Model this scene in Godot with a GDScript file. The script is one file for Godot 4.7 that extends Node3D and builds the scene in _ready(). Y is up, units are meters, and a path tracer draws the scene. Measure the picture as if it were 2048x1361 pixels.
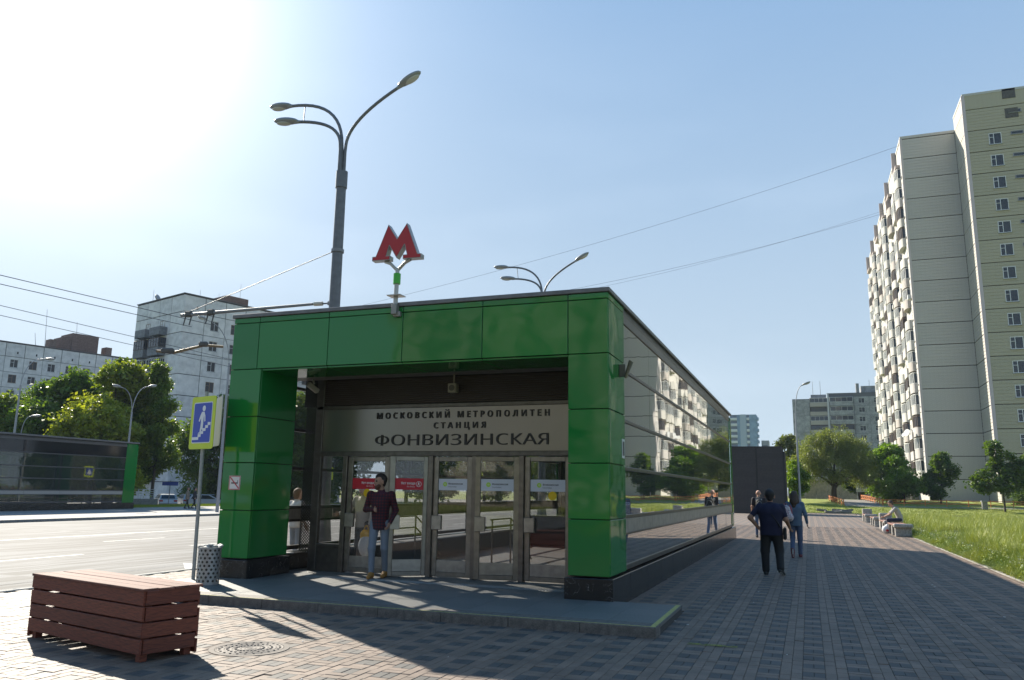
extends Node3D

# ---------------------------------------------------------------- mesh builder
class MB:
	var v := PackedVector3Array()
	var n := PackedVector3Array()
	var c := PackedColorArray()
	var uv := PackedVector2Array()
	var ix := PackedInt32Array()
	var col := Color.WHITE
	func face(p: Array, nh: Vector3) -> void:
		var b := v.size()
		var nn: Vector3 = (p[0] - p[2]).cross(p[0] - p[1])
		if nn.length_squared() < 1e-14 and p.size() > 3: nn = (p[0] - p[3]).cross(p[0] - p[2])
		nn = nn.normalized()
		var flip := nn.dot(nh) < 0.0
		if flip: nn = -nn
		var t := nn.cross(Vector3.UP)
		if t.length() < 0.1: t = Vector3.RIGHT
		t = t.normalized()
		var bt := nn.cross(t)
		for q in p:
			v.append(q); n.append(nn); c.append(col); uv.append(Vector2(q.dot(t), q.dot(bt)))
		for i in range(1, p.size() - 1):
			ix.append(b)
			if flip: ix.append(b + i + 1); ix.append(b + i)
			else: ix.append(b + i); ix.append(b + i + 1)
	func box(cen: Vector3, s: Vector3, bas := Basis.IDENTITY) -> void:
		var h := s * 0.5
		for ax in 3:
			for sg in [-1.0, 1.0]:
				var a := Vector3.ZERO; a[ax] = sg
				var u := Vector3.ZERO; u[(ax + 1) % 3] = 1
				var w := Vector3.ZERO; w[(ax + 2) % 3] = 1
				var o := a * h
				face([cen + bas * (o - u * h - w * h), cen + bas * (o + u * h - w * h), cen + bas * (o + u * h + w * h), cen + bas * (o - u * h + w * h)], bas * a)
	# box given by two corners, with chamfered edges on all sides
	func cbox(cen: Vector3, s: Vector3, ch: float, bas := Basis.IDENTITY) -> void:
		var h := s * 0.5
		ch = minf(ch, minf(h.x, minf(h.y, h.z)) * 0.9)
		var g := h - Vector3.ONE * ch
		for ax in 3:
			var p := (ax + 1) % 3
			var q := (ax + 2) % 3
			for sg in [-1.0, 1.0]:
				var pts := []
				for k in [[-1, -1], [1, -1], [1, 1], [-1, 1]]:
					var t := Vector3.ZERO
					t[ax] = sg * h[ax]; t[p] = k[0] * g[p]; t[q] = k[1] * g[q]
					pts.append(cen + bas * t)
				var nh := Vector3.ZERO; nh[ax] = sg
				face(pts, bas * nh)
				for s2 in [-1.0, 1.0]:
					var pe := []
					for k in [[0, -1], [0, 1], [1, 1], [1, -1]]:
						var t := Vector3.ZERO
						t[ax] = sg * (h[ax] if k[0] == 0 else g[ax]); t[p] = s2 * (g[p] if k[0] == 0 else h[p]); t[q] = k[1] * g[q]
						pe.append(cen + bas * t)
					var ne := Vector3.ZERO; ne[ax] = sg; ne[p] = s2
					face(pe, bas * ne)
		for sx in [-1.0, 1.0]:
			for sy in [-1.0, 1.0]:
				for sz in [-1.0, 1.0]:
					var sgv := Vector3(sx, sy, sz)
					face([cen + bas * (sgv * Vector3(h.x, g.y, g.z)), cen + bas * (sgv * Vector3(g.x, h.y, g.z)), cen + bas * (sgv * Vector3(g.x, g.y, h.z))], bas * sgv)
	func bb(x0: float, x1: float, y0: float, y1: float, z0: float, z1: float) -> void:
		box(Vector3((x0 + x1) / 2, (y0 + y1) / 2, (z0 + z1) / 2), Vector3(absf(x1 - x0), absf(y1 - y0), absf(z1 - z0)))
	func cb(x0: float, x1: float, y0: float, y1: float, z0: float, z1: float, ch: float) -> void:
		cbox(Vector3((x0 + x1) / 2, (y0 + y1) / 2, (z0 + z1) / 2), Vector3(absf(x1 - x0), absf(y1 - y0), absf(z1 - z0)), ch)
	func tube(path: Array, r: Array, sides := 10, caps := true) -> void:
		var m := path.size()
		var up := Vector3.UP
		var d0: Vector3 = (path[1] - path[0]).normalized()
		if absf(d0.dot(up)) > 0.9: up = Vector3.RIGHT
		var b := v.size()
		var along := 0.0
		for i in m:
			var d: Vector3
			if i == 0: d = path[1] - path[0]
			elif i == m - 1: d = path[m - 1] - path[m - 2]
			else: d = (path[i + 1] - path[i]).normalized() + (path[i] - path[i - 1]).normalized()
			d = d.normalized()
			if i > 0: along += path[i].distance_to(path[i - 1])
			var s := d.cross(up).normalized()
			up = s.cross(d).normalized()
			var rr: float = r[mini(i, r.size() - 1)]
			for k in sides + 1:
				var a := TAU * k / sides
				var o := s * cos(a) + up * sin(a)
				v.append(path[i] + o * rr); n.append(o); c.append(col); uv.append(Vector2(TAU * rr * k / sides, along))
		for i in m - 1:
			for k in sides:
				var p := b + i * (sides + 1) + k
				var q := p + sides + 1
				ix.append_array([p, p + 1, q, p + 1, q + 1, q])
		if caps:
			for e in [0, m - 1]:
				var rr: float = r[mini(e, r.size() - 1)]
				if rr < 0.002: continue
				var pts := []
				for k in sides: pts.append(v[b + e * (sides + 1) + k])
				var dd: Vector3 = path[1] - path[0] if e == 0 else path[m - 2] - path[m - 1]
				face(pts, -dd)
	func cyl(p0: Vector3, p1: Vector3, r0: float, r1: float, sides := 16) -> void:
		tube([p0, p1], [r0, r1], sides)
	# profile of (radius, height) turned about the y axis through cen
	func lathe(cen: Vector3, pr: Array, sides := 20) -> void:
		for i in pr.size() - 1:
			var a: Vector2 = pr[i]
			var d: Vector2 = pr[i + 1]
			var nn := Vector2(d.y - a.y, -(d.x - a.x)).normalized()
			var b := v.size()
			for k in sides + 1:
				var t := TAU * k / sides
				var o := Vector3(cos(t), 0, sin(t))
				for w in [a, d]:
					v.append(cen + o * w.x + Vector3.UP * w.y); n.append(o * nn.x + Vector3.UP * nn.y); c.append(col); uv.append(Vector2(t * w.x, w.y))
			for k in sides:
				var p := b + k * 2
				ix.append_array([p, p + 1, p + 2, p + 1, p + 3, p + 2])
	func ball(cen: Vector3, r: Vector3, seg := 14, rings := 9, bas := Basis.IDENTITY) -> void:
		var b := v.size()
		for i in rings + 1:
			var f := PI * i / rings
			for k in seg + 1:
				var t := TAU * k / seg
				var o := Vector3(sin(f) * cos(t), cos(f), sin(f) * sin(t))
				v.append(cen + bas * (o * r)); n.append((bas * (o / r)).normalized()); c.append(col); uv.append(Vector2(t, f))
		for i in rings:
			for k in seg:
				var p := b + i * (seg + 1) + k
				var q := p + seg + 1
				ix.append_array([p, p + 1, q, p + 1, q + 1, q])
	# flat outline (x, y) pushed from z0 to z1, placed with a transform
	func prism(poly: PackedVector2Array, z0: float, z1: float, tr := Transform3D.IDENTITY) -> void:
		var tri := Geometry2D.triangulate_polygon(poly)
		for e in [[z0, -1.0], [z1, 1.0]]:
			for i in range(0, tri.size(), 3):
				var pts := []
				for k in 3:
					var q := poly[tri[i + k]]
					pts.append(tr * Vector3(q.x, q.y, e[0]))
				face(pts, tr.basis * Vector3(0, 0, e[1] * (1.0 if z1 > z0 else -1.0)))
		var cw := Geometry2D.is_polygon_clockwise(poly)
		for i in poly.size():
			var a := poly[i]
			var d := poly[(i + 1) % poly.size()]
			var e := (d - a)
			var nn := Vector2(e.y, -e.x) * (-1.0 if cw else 1.0)
			face([tr * Vector3(a.x, a.y, z0), tr * Vector3(d.x, d.y, z0), tr * Vector3(d.x, d.y, z1), tr * Vector3(a.x, a.y, z1)], tr.basis * Vector3(nn.x, nn.y, 0))
	func add(o: MB) -> void:
		var b := v.size()
		v.append_array(o.v); n.append_array(o.n); c.append_array(o.c); uv.append_array(o.uv)
		for i in o.ix: ix.append(b + i)
	func mesh() -> ArrayMesh:
		for i in range(0, ix.size(), 3):
			var p := v[ix[i]]
			if (p - v[ix[i + 2]]).cross(p - v[ix[i + 1]]).dot(n[ix[i]] + n[ix[i + 1]] + n[ix[i + 2]]) < 0.0:
				var q := ix[i + 1]
				ix[i + 1] = ix[i + 2]; ix[i + 2] = q
		var a := []
		a.resize(Mesh.ARRAY_MAX)
		a[Mesh.ARRAY_VERTEX] = v; a[Mesh.ARRAY_NORMAL] = n; a[Mesh.ARRAY_COLOR] = c; a[Mesh.ARRAY_TEX_UV] = uv; a[Mesh.ARRAY_INDEX] = ix
		var m := ArrayMesh.new()
		m.add_surface_from_arrays(Mesh.PRIMITIVE_TRIANGLES, a)
		return m

# ---------------------------------------------------------------- nodes, labels
var used := {}
func numbered(parent: Node, called: String) -> String:
	var k := str(parent.get_instance_id()) + called
	var i: int = used.get(k, 0)
	used[k] = i + 1
	return called if i == 0 else "%s_%03d" % [called, i]
func put(o: Node3D, called: String, parent: Node = self) -> Node3D:
	o.name = numbered(parent, called)
	parent.add_child(o, true)
	return o
func obj(called: String, what, m: Material, parent: Node = self) -> MeshInstance3D:
	var o := MeshInstance3D.new()
	o.mesh = what.mesh() if what is MB else what
	o.material_override = m
	put(o, called, parent)
	return o
func at(o: Node3D, p: Vector3, yaw := 0.0, s := Vector3.ONE) -> Node3D:
	o.transform = Transform3D(Basis(Vector3.UP, yaw) * Basis.from_scale(s), p)
	return o
func tag(o: Node, label: String, category: String, group := "") -> Node:
	o.set_meta("label", label); o.set_meta("category", category)
	if group: o.set_meta("group", group)
	return o
func thing(called: String, label: String, category: String, p := Vector3.ZERO, yaw := 0.0, group := "") -> Node3D:
	var o := Node3D.new()
	put(o, called)
	o.position = p; o.rotation.y = yaw
	tag(o, label, category, group)
	return o
func struct(o: Node) -> Node:
	o.set_meta("kind", "structure"); return o
func stuff(o: Node) -> Node:
	o.set_meta("kind", "stuff"); return o
func multi(called: String, mesh: Mesh, m: Material, trs: Array, cols: Array, parent: Node = self) -> MultiMeshInstance3D:
	var mm := MultiMesh.new()
	mm.transform_format = MultiMesh.TRANSFORM_3D
	mm.use_colors = cols.size() > 0
	mm.mesh = mesh
	mm.instance_count = trs.size()
	for i in trs.size():
		mm.set_instance_transform(i, trs[i])
		if cols.size() > 0: mm.set_instance_color(i, cols[i])
	var o := MultiMeshInstance3D.new()
	o.multimesh = mm
	o.material_override = m
	put(o, called, parent)
	return o

# ---------------------------------------------------------------- materials
var tex := {}
func noise_bytes(seed_: int, freq: float, oct: int, size: int, kind := FastNoiseLite.TYPE_SIMPLEX_SMOOTH) -> PackedByteArray:
	var f := FastNoiseLite.new()
	f.seed = seed_; f.frequency = freq; f.noise_type = kind
	f.fractal_octaves = oct
	if oct <= 1: f.fractal_type = FastNoiseLite.FRACTAL_NONE
	var im := f.get_seamless_image(size, size)
	im.convert(Image.FORMAT_L8)
	return im.get_data()
func gray_tex(name_: String, lo: float, hi: float, a: PackedByteArray, b := PackedByteArray(), wb := 0.5, size := 512) -> void:
	var d := PackedByteArray()
	d.resize(size * size)
	for i in size * size:
		var t := a[i] / 255.0
		if b.size() > 0: t = t * (1.0 - wb) + b[i] / 255.0 * wb
		d[i] = int(clampf(lerpf(lo, hi, t), 0, 1) * 255.0)
	tex[name_] = ImageTexture.create_from_image(Image.create_from_data(size, size, false, Image.FORMAT_L8, d))
func normal_tex(name_: String, a: PackedByteArray, strength: float, size := 512) -> void:
	var im := Image.create_from_data(size, size, false, Image.FORMAT_L8, a)
	im.convert(Image.FORMAT_RGBA8)
	im.bump_map_to_normal_map(strength)
	tex[name_] = ImageTexture.create_from_image(im)
func make_textures() -> void:
	var fine := noise_bytes(3, 0.35, 2, 512)
	var mid := noise_bytes(5, 0.05, 4, 512)
	var big := noise_bytes(9, 0.012, 4, 512)
	gray_tex("grain", 0.55, 1.2, fine, mid, 0.4)
	gray_tex("grime", 0.62, 1.12, big, mid, 0.45)
	gray_tex("pave", 0.70, 1.13, big, fine, 0.4)
	gray_tex("soft", 0.82, 1.08, big, fine, 0.25)
	gray_tex("asphalt", 0.45, 1.3, fine, big, 0.35)
	normal_tex("wave", noise_bytes(21, 0.006, 2, 512), 6.0)
	normal_tex("rough", fine, 2.0)
	var rd := PackedByteArray(); rd.resize(1024 * 1024)
	for y in 1024:
		for x in 1024:
			var sv := mid[(int(y / 14.0) % 512) * 512 + (x % 512)] * 0.5 + big[(int(y / 10.0) % 512) * 512 + ((x * 2) % 512)] * 0.5
			rd[y * 1024 + x] = int(clampf((0.50 + 0.5 * clampf((sv / 255.0 - 0.36) / 0.28, 0.0, 1.0)) * (0.72 + 0.4 * fine[(y % 512) * 512 + x % 512] / 255.0), 0, 1) * 255)
	tex["road"] = ImageTexture.create_from_image(Image.create_from_data(1024, 1024, false, Image.FORMAT_L8, rd))
	# wood: streaks along u
	var w := PackedByteArray(); w.resize(512 * 512)
	var st := noise_bytes(31, 0.03, 4, 512)
	for y in 512:
		for x in 512:
			w[y * 512 + x] = st[((y * 5) % 512) * 512 + int(x * 0.25)]
	gray_tex("wood", 0.35, 1.4, w, fine, 0.15)
	# dark polished stone with pale veins
	var ve := noise_bytes(41, 0.02, 5, 512)
	var im := Image.create(512, 512, false, Image.FORMAT_RGB8)
	for y in 512:
		for x in 512:
			var i := y * 512 + x
			var k := exp(-absf(ve[i] / 255.0 - 0.5) * 60.0) * clampf((big[i] / 255.0 - 0.35) * 2.5, 0, 1)
			var b := 0.10 + 0.06 * fine[i] / 255.0 + 0.55 * k
			im.set_pixel(x, y, Color(b * 1.02, b, b * 0.98))
	tex["stone"] = ImageTexture.create_from_image(im)
	# lawn
	im = Image.create(512, 512, false, Image.FORMAT_RGB8)
	for y in 512:
		for x in 512:
			var i := y * 512 + x
			var t := 0.5 * big[i] / 255.0 + 0.25 * mid[i] / 255.0 + 0.25 * fine[i] / 255.0
			var cc := Color(0.125, 0.175, 0.02).lerp(Color(0.29, 0.305, 0.04), clampf((t - 0.3) * 2.2, 0, 1))
			im.set_pixel(x, y, cc.linear_to_srgb())
	tex["lawn"] = ImageTexture.create_from_image(im)
	# woven check of a shirt (flat print)
	for nm in ["plaid", "check"]:
		im = Image.create(64, 64, false, Image.FORMAT_RGB8)
		for y in 64:
			for x in 64:
				var a := (1 if (x % 32) < 14 else 0) + (1 if (y % 32) < 14 else 0)
				var cc: Color
				if nm == "plaid": cc = [Color(0.10, 0.012, 0.018), Color(0.038, 0.009, 0.016), Color(0.011, 0.011, 0.022)][a]
				else: cc = [Color(0.55, 0.52, 0.47), Color(0.33, 0.29, 0.25), Color(0.16, 0.13, 0.12)][a]
				im.set_pixel(x, y, cc.linear_to_srgb())
		tex[nm] = ImageTexture.create_from_image(im)
	# perforated sheet
	im = Image.create(64, 64, false, Image.FORMAT_RGBA8)
	for y in 64:
		for x in 64:
			var dx := fmod(x + 0.5 + (32.0 if y >= 32 else 0.0), 64.0) - 32.0
			var dy := fmod(y + 0.5, 32.0) - 16.0
			im.set_pixel(x, y, Color(1, 1, 1, 0.0 if dx * dx + dy * dy < 120.0 else 1.0))
	tex["holes"] = ImageTexture.create_from_image(im)

var mats := {}
func mat(r: float, g: float, b: float, rough := 0.7, metal := 0.0, tx := "", ts := 1.0, nrm := "", ns := 0.3) -> StandardMaterial3D:
	var key := "%s" % [[r, g, b, rough, metal, tx, ts, nrm, ns]]
	if mats.has(key): return mats[key]
	var m := StandardMaterial3D.new()
	m.albedo_color = Color(r, g, b).linear_to_srgb()
	m.roughness = rough; m.metallic = metal
	if tx != "":
		m.albedo_texture = tex[tx]
		m.uv1_triplanar = true; m.uv1_world_triplanar = true
		m.uv1_scale = Vector3.ONE * ts
	if nrm != "":
		m.normal_enabled = true; m.normal_texture = tex[nrm]; m.normal_scale = ns
		m.uv1_triplanar = true; m.uv1_world_triplanar = true
		m.uv1_scale = Vector3.ONE * ts
	mats[key] = m
	return m
func vmat(rough := 0.8, back := 0.0, tx := "", ts := 1.0) -> StandardMaterial3D:
	var key := "v%s" % [[rough, back, tx, ts]]
	if mats.has(key): return mats[key]
	var m := StandardMaterial3D.new()
	m.vertex_color_use_as_albedo = true
	m.roughness = rough
	if back > 0.0:
		m.backlight_enabled = true
		m.backlight = Color(back, back, back * 0.6)
	if tx != "":
		m.albedo_texture = tex[tx]; m.uv1_triplanar = true; m.uv1_world_triplanar = true; m.uv1_scale = Vector3.ONE * ts
	m.cull_mode = BaseMaterial3D.CULL_DISABLED
	mats[key] = m
	return m
func glass(r: float, g: float, b: float, alpha: float, metal := 0.0, nrm := false) -> StandardMaterial3D:
	var key := "g%s" % [[r, g, b, alpha, metal, nrm]]
	if mats.has(key): return mats[key]
	var m := StandardMaterial3D.new()
	m.albedo_color = Color(Color(r, g, b).linear_to_srgb(), alpha)
	m.transparency = BaseMaterial3D.TRANSPARENCY_ALPHA
	m.roughness = 0.02; m.metallic = metal
	m.metallic_specular = 0.7
	if nrm:
		m.normal_enabled = true; m.normal_texture = tex["wave"]; m.normal_scale = 0.014
		m.uv1_triplanar = true; m.uv1_world_triplanar = true; m.uv1_scale = Vector3.ONE * 0.35
	mats[key] = m
	return m
func text(s: String, height: float, width: float, depth: float, m: Material, parent: Node, p: Vector3, yaw := 0.0, bold := true, called := "lettering") -> MeshInstance3D:
	var f := SystemFont.new()
	f.font_names = PackedStringArray(["Droid Sans"])
	f.font_weight = 700 if bold else 400
	var t := TextMesh.new()
	t.text = s; t.font = f; t.font_size = 64; t.pixel_size = 0.01; t.depth = depth
	var bx := t.get_aabb()
	var o := MeshInstance3D.new()
	o.mesh = t; o.material_override = m
	put(o, called, parent)
	var cap := 0.46
	var sc := Vector3(width / maxf(bx.size.x, 0.01), height / cap, 1.0)
	o.transform = Transform3D(Basis(Vector3.UP, yaw) * Basis.from_scale(sc), p)
	return o

# ---------------------------------------------------------------- setting
var rng := RandomNumberGenerator.new()
const SUN := Vector3(-0.698, 0.515, -0.498)   # towards the sun
func sky_image() -> Image:
	var w := 1024
	var h := 512
	var im := Image.create(w, h, false, Image.FORMAT_RGBF)
	var s := SUN.normalized()
	var cn := FastNoiseLite.new(); cn.seed = 12; cn.frequency = 1.6; cn.fractal_octaves = 5
	for y in h:
		var e := (0.5 - (y + 0.5) / h) * PI
		for x in w:
			var a := (x + 0.5) / w * TAU
			var d := Vector3(sin(a) * cos(e), sin(e), -cos(a) * cos(e))
			var up := maxf(d.y, 0.0)
			var c := Vector3(0.36, 0.425, 0.465).lerp(Vector3(0.01, 0.13, 0.335), pow(up, 0.8))
			var g := acos(clampf(d.dot(s), -1, 1))
			var k := exp(-g / 0.19) * 0.45 + exp(-g / 0.6) * 0.04 + exp(-g / 0.1) * 1.6
			# faint high cirrus
			var ci := clampf(cn.get_noise_3d(d.x * 1.2, d.y * 5.0, d.z * 1.2) * 1.6 - 0.1, 0.0, 1.0) * 0.03 * smoothstep(0.0, 0.15, up) * (1.0 - smoothstep(0.3, 0.6, up))
			c += Vector3(1.0, 0.985, 0.95) * (k + ci)
			if d.y < 0.0: c = c.lerp(Vector3(0.2, 0.2, 0.19), clampf(-d.y * 12.0, 0, 1))
			im.set_pixel(x, y, Color(c.x, c.y, c.z))
	return im
func look() -> void:
	var cam := Camera3D.new()
	cam.name = "camera"
	cam.position = Vector3(0, 1.63, 0)
	cam.rotation_order = EULER_ORDER_YXZ
	cam.rotation = Vector3(0.1878, 0.354, 0.0144)
	cam.fov = 46.30
	cam.near = 0.1; cam.far = 3000
	add_child(cam)
	cam.current = true
	var we := WorldEnvironment.new()
	we.name = "environment"
	var e := Environment.new()
	e.background_mode = Environment.BG_SKY
	var sky := Sky.new()
	var pm := PanoramaSkyMaterial.new()
	pm.panorama = ImageTexture.create_from_image(sky_image())
	sky.sky_material = pm
	e.sky = sky
	e.background_energy_multiplier = 0.92
	e.tonemap_mode = Environment.TONE_MAPPER_LINEAR
	e.tonemap_exposure = 2.05
	e.sdfgi_enabled = true; e.ssao_enabled = true; e.ssil_enabled = true
	e.fog_enabled = true; e.fog_density = 0.0002; e.fog_light_color = Color(0.80, 0.88, 0.97)
	we.environment = e
	add_child(we)
	var sun := DirectionalLight3D.new()
	sun.name = "sun"
	sun.light_energy = 1.6
	sun.light_color = Color(1.0, 0.965, 0.90)
	sun.light_angular_distance = 0.5
	sun.shadow_enabled = true
	add_child(sun)
	sun.look_at_from_position(Vector3.ZERO, -SUN, Vector3.UP)

func gy(x: float, z: float) -> float:
	return -0.3 + smoothstep(80, 108, -z) * smoothstep(-30, -8, x) * 1.2 - 0.55 * smoothstep(50, 54, -x)
func lawn_mat() -> StandardMaterial3D:
	var m := StandardMaterial3D.new()
	m.albedo_texture = tex["lawn"]; m.roughness = 0.95
	m.uv1_triplanar = true; m.uv1_world_triplanar = true; m.uv1_scale = Vector3.ONE * 0.21
	return m
func sheet(x0: float, x1: float, z0: float, z1: float, y: float) -> MB:
	var b := MB.new()
	b.face([Vector3(x0, y, z0), Vector3(x1, y, z0), Vector3(x1, y, z1), Vector3(x0, y, z1)], Vector3.UP)
	return b

const XR := 3.86      # right edge of the paving
const XK := -11.75    # kerb of the near road side
func paver_mesh() -> ArrayMesh:
	var b := MB.new()
	# top with chamfer; 0.2 long (z), 0.1 wide (x)
	var hx := 0.0486
	var hz := 0.0986
	var c := 0.004
	var t := [Vector3(-hx + c, 0, -hz + c), Vector3(hx - c, 0, -hz + c), Vector3(hx - c, 0, hz - c), Vector3(-hx + c, 0, hz - c)]
	var m := [Vector3(-hx, -c, -hz), Vector3(hx, -c, -hz), Vector3(hx, -c, hz), Vector3(-hx, -c, hz)]
	b.face(t, Vector3.UP)
	for i in 4:
		var j := (i + 1) % 4
		var o: Vector3 = (m[i] + m[j]).normalized()
		b.face([t[i], t[j], m[j], m[i]], o + Vector3.UP)
		b.face([m[i], m[j], m[j] - Vector3.UP * 0.03, m[i] - Vector3.UP * 0.03], o)
	return b.mesh()
func ground() -> void:
	# terrain, one sheet out to the horizon
	var xs := [-1500.0, -600, -300, -150, -100, -80, -66, -62, -58, -54, -53, -52, -51, -50, -46, -36, -30, -24, -18, -12, -8, 4, 30, 60, 120, 300, 600, 1500]
	var zs := [400.0, 100, 20, -40, -70, -80, -84, -88, -92, -96, -100, -104, -108, -112, -140, -200, -300, -500, -900, -2200]
	var b := MB.new()
	for i in xs.size() - 1:
		for j in zs.size() - 1:
			var p := []
			for k in [[i, j], [i + 1, j], [i + 1, j + 1], [i, j + 1]]:
				p.append(Vector3(xs[k[0]], gy(xs[k[0]], zs[k[1]]), zs[k[1]]))
			b.face(p, Vector3.UP)
	struct(obj("ground", b, lawn_mat()))
	# road
	var asph := mat(0.150, 0.152, 0.155, 0.84, 0.0, "road", 0.085)
	var road: Node3D = struct(obj("road", sheet(-34.4, XK, 30, -400, -0.12), asph))
	var paint := mat(0.62, 0.61, 0.58, 0.7, 0.0, "grime", 0.8)
	b = sheet(-23.98, -23.8, 30, -400, -0.116)
	obj("lane_line", b, paint, road)
	for lx in [-20.95, -17.55]:
		for k in 14:
			obj("lane_dash", sheet(lx - 0.06, lx + 0.06, -7.0 - k * 6.4, -9.6 - k * 6.4, -0.116), paint, road)
	for k in 3:
		var w := MB.new()
		w.face([Vector3(-13.7 + k * .0, -0.116, -15.3 - k * 5), Vector3(-13.45, -0.116, -15.3 - k * 5), Vector3(-12.4, -0.116, -14.2 - k * 5), Vector3(-12.65, -0.116, -14.2 - k * 5)], Vector3.UP)
		obj("chevron_stripe", w, paint, road)
	# kerbs: stones of one metre
	var ks := mat(0.34, 0.33, 0.31, 0.85, 0.0, "grime", 1.3)
	var stone := MB.new(); stone.cbox(Vector3(0, -0.11, 0), Vector3(0.16, 0.24, 0.99), 0.012)
	var sm := stone.mesh()
	var nk: Node3D = struct(put(Node3D.new(), "near_kerb"))
	for k in 60: at(obj("kerb_stone", sm, ks, nk), Vector3(XK + 0.02, 0.0 + rng.randf_range(-.004, .004), 2.0 - k))
	var fk: Node3D = struct(put(Node3D.new(), "far_kerb"))
	for k in 90: at(obj("kerb_stone", sm, ks, fk), Vector3(-34.45, 0.0, -14.0 - k))
	var long := MB.new(); long.bb(-34.53, -34.37, -0.23, 0.01, -104, -400)
	obj("distant_run", long, ks, fk)
	# far pavement and its grass strip
	var slab := mat(0.36, 0.34, 0.32, 0.85, 0.0, "grime", 0.5)
	struct(obj("far_pavement", sheet(-53, -34.53, 20, -300, -0.01), slab))
	var fg := MB.new()
	fg.bb(-53.5, -48.2, -0.9, 0.03, -47.5, -80); fg.bb(-55, -53, -0.9, 0.03, 20, -47.4)
	struct(obj("verge", fg, lawn_mat()))
	struct(obj("car_park", sheet(-110, -53.5, 20, -190, -0.62), mat(0.12, 0.12, 0.12, 0.8, 0.0, "asphalt", 0.7)))
	paving()
	# lawn paths on the right
	var pa := mat(0.30, 0.29, 0.27, 0.85, 0.0, "grime", 0.5)
	b = MB.new()
	b.face([Vector3(9.5, -0.02, -58), Vector3(60, -0.02, -52), Vector3(60, -0.02, -56.5), Vector3(9.5, -0.02, -62.5)], Vector3.UP)
	struct(obj("path", b, pa))
	b = MB.new()
	for i in 8:
		var z0 := -95.0 - i * 2.0
		b.face([Vector3(3.6, gy(4, z0) + .285, z0), Vector3(7.3, gy(4, z0) + .285, z0), Vector3(7.3, gy(4, z0 - 2) + .285, z0 - 2), Vector3(3.6, gy(4, z0 - 2) + .285, z0 - 2)], Vector3.UP)
	struct(obj("drive", b, pa))
	b = MB.new()
	b.face([Vector3(3.6, gy(4, -93.4) + .29, -93.4), Vector3(90, gy(4, -93.4) + .29, -93.4), Vector3(90, gy(4, -95) + .29, -95), Vector3(3.6, gy(4, -95) + .29, -95)], Vector3.UP)
	struct(obj("footway", b, pa))
	# raised mown lawn beyond the paving and right of the bed
	b = MB.new()
	var lz := [-14.0, -40, -58, -79.6, -81, -84, -88, -92, -96, -100, -104, -108, -112, -170]
	for i in lz.size() - 1:
		for sx in [[5.4, 90.0], [-30.0, 5.4]]:
			if sx[0] < 0 and lz[i] > -81: continue
			var y0 := gy(4, lz[i]) + 0.27
			var y1 := gy(4, lz[i + 1]) + 0.27
			b.face([Vector3(sx[0], y0, lz[i]), Vector3(sx[1], y0, lz[i]), Vector3(sx[1], y1, lz[i + 1]), Vector3(sx[0], y1, lz[i + 1])], Vector3.UP)
	struct(obj("lawn", b, lawn_mat()))
	var ke := MB.new()
	ke.bb(-8, 40, -0.3, 0.05, -80.9, -81.05)
	struct(obj("lawn_kerb", ke, mat(0.2, 0.19, 0.18, 0.9)))
	var soil := MB.new(); soil.bb(4.02, 5.5, -0.3, -0.01, -10, -80.8)
	struct(obj("planting_soil", soil, mat(0.09, 0.085, 0.04, 0.95, 0.0, "grain", 0.8)))

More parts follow.
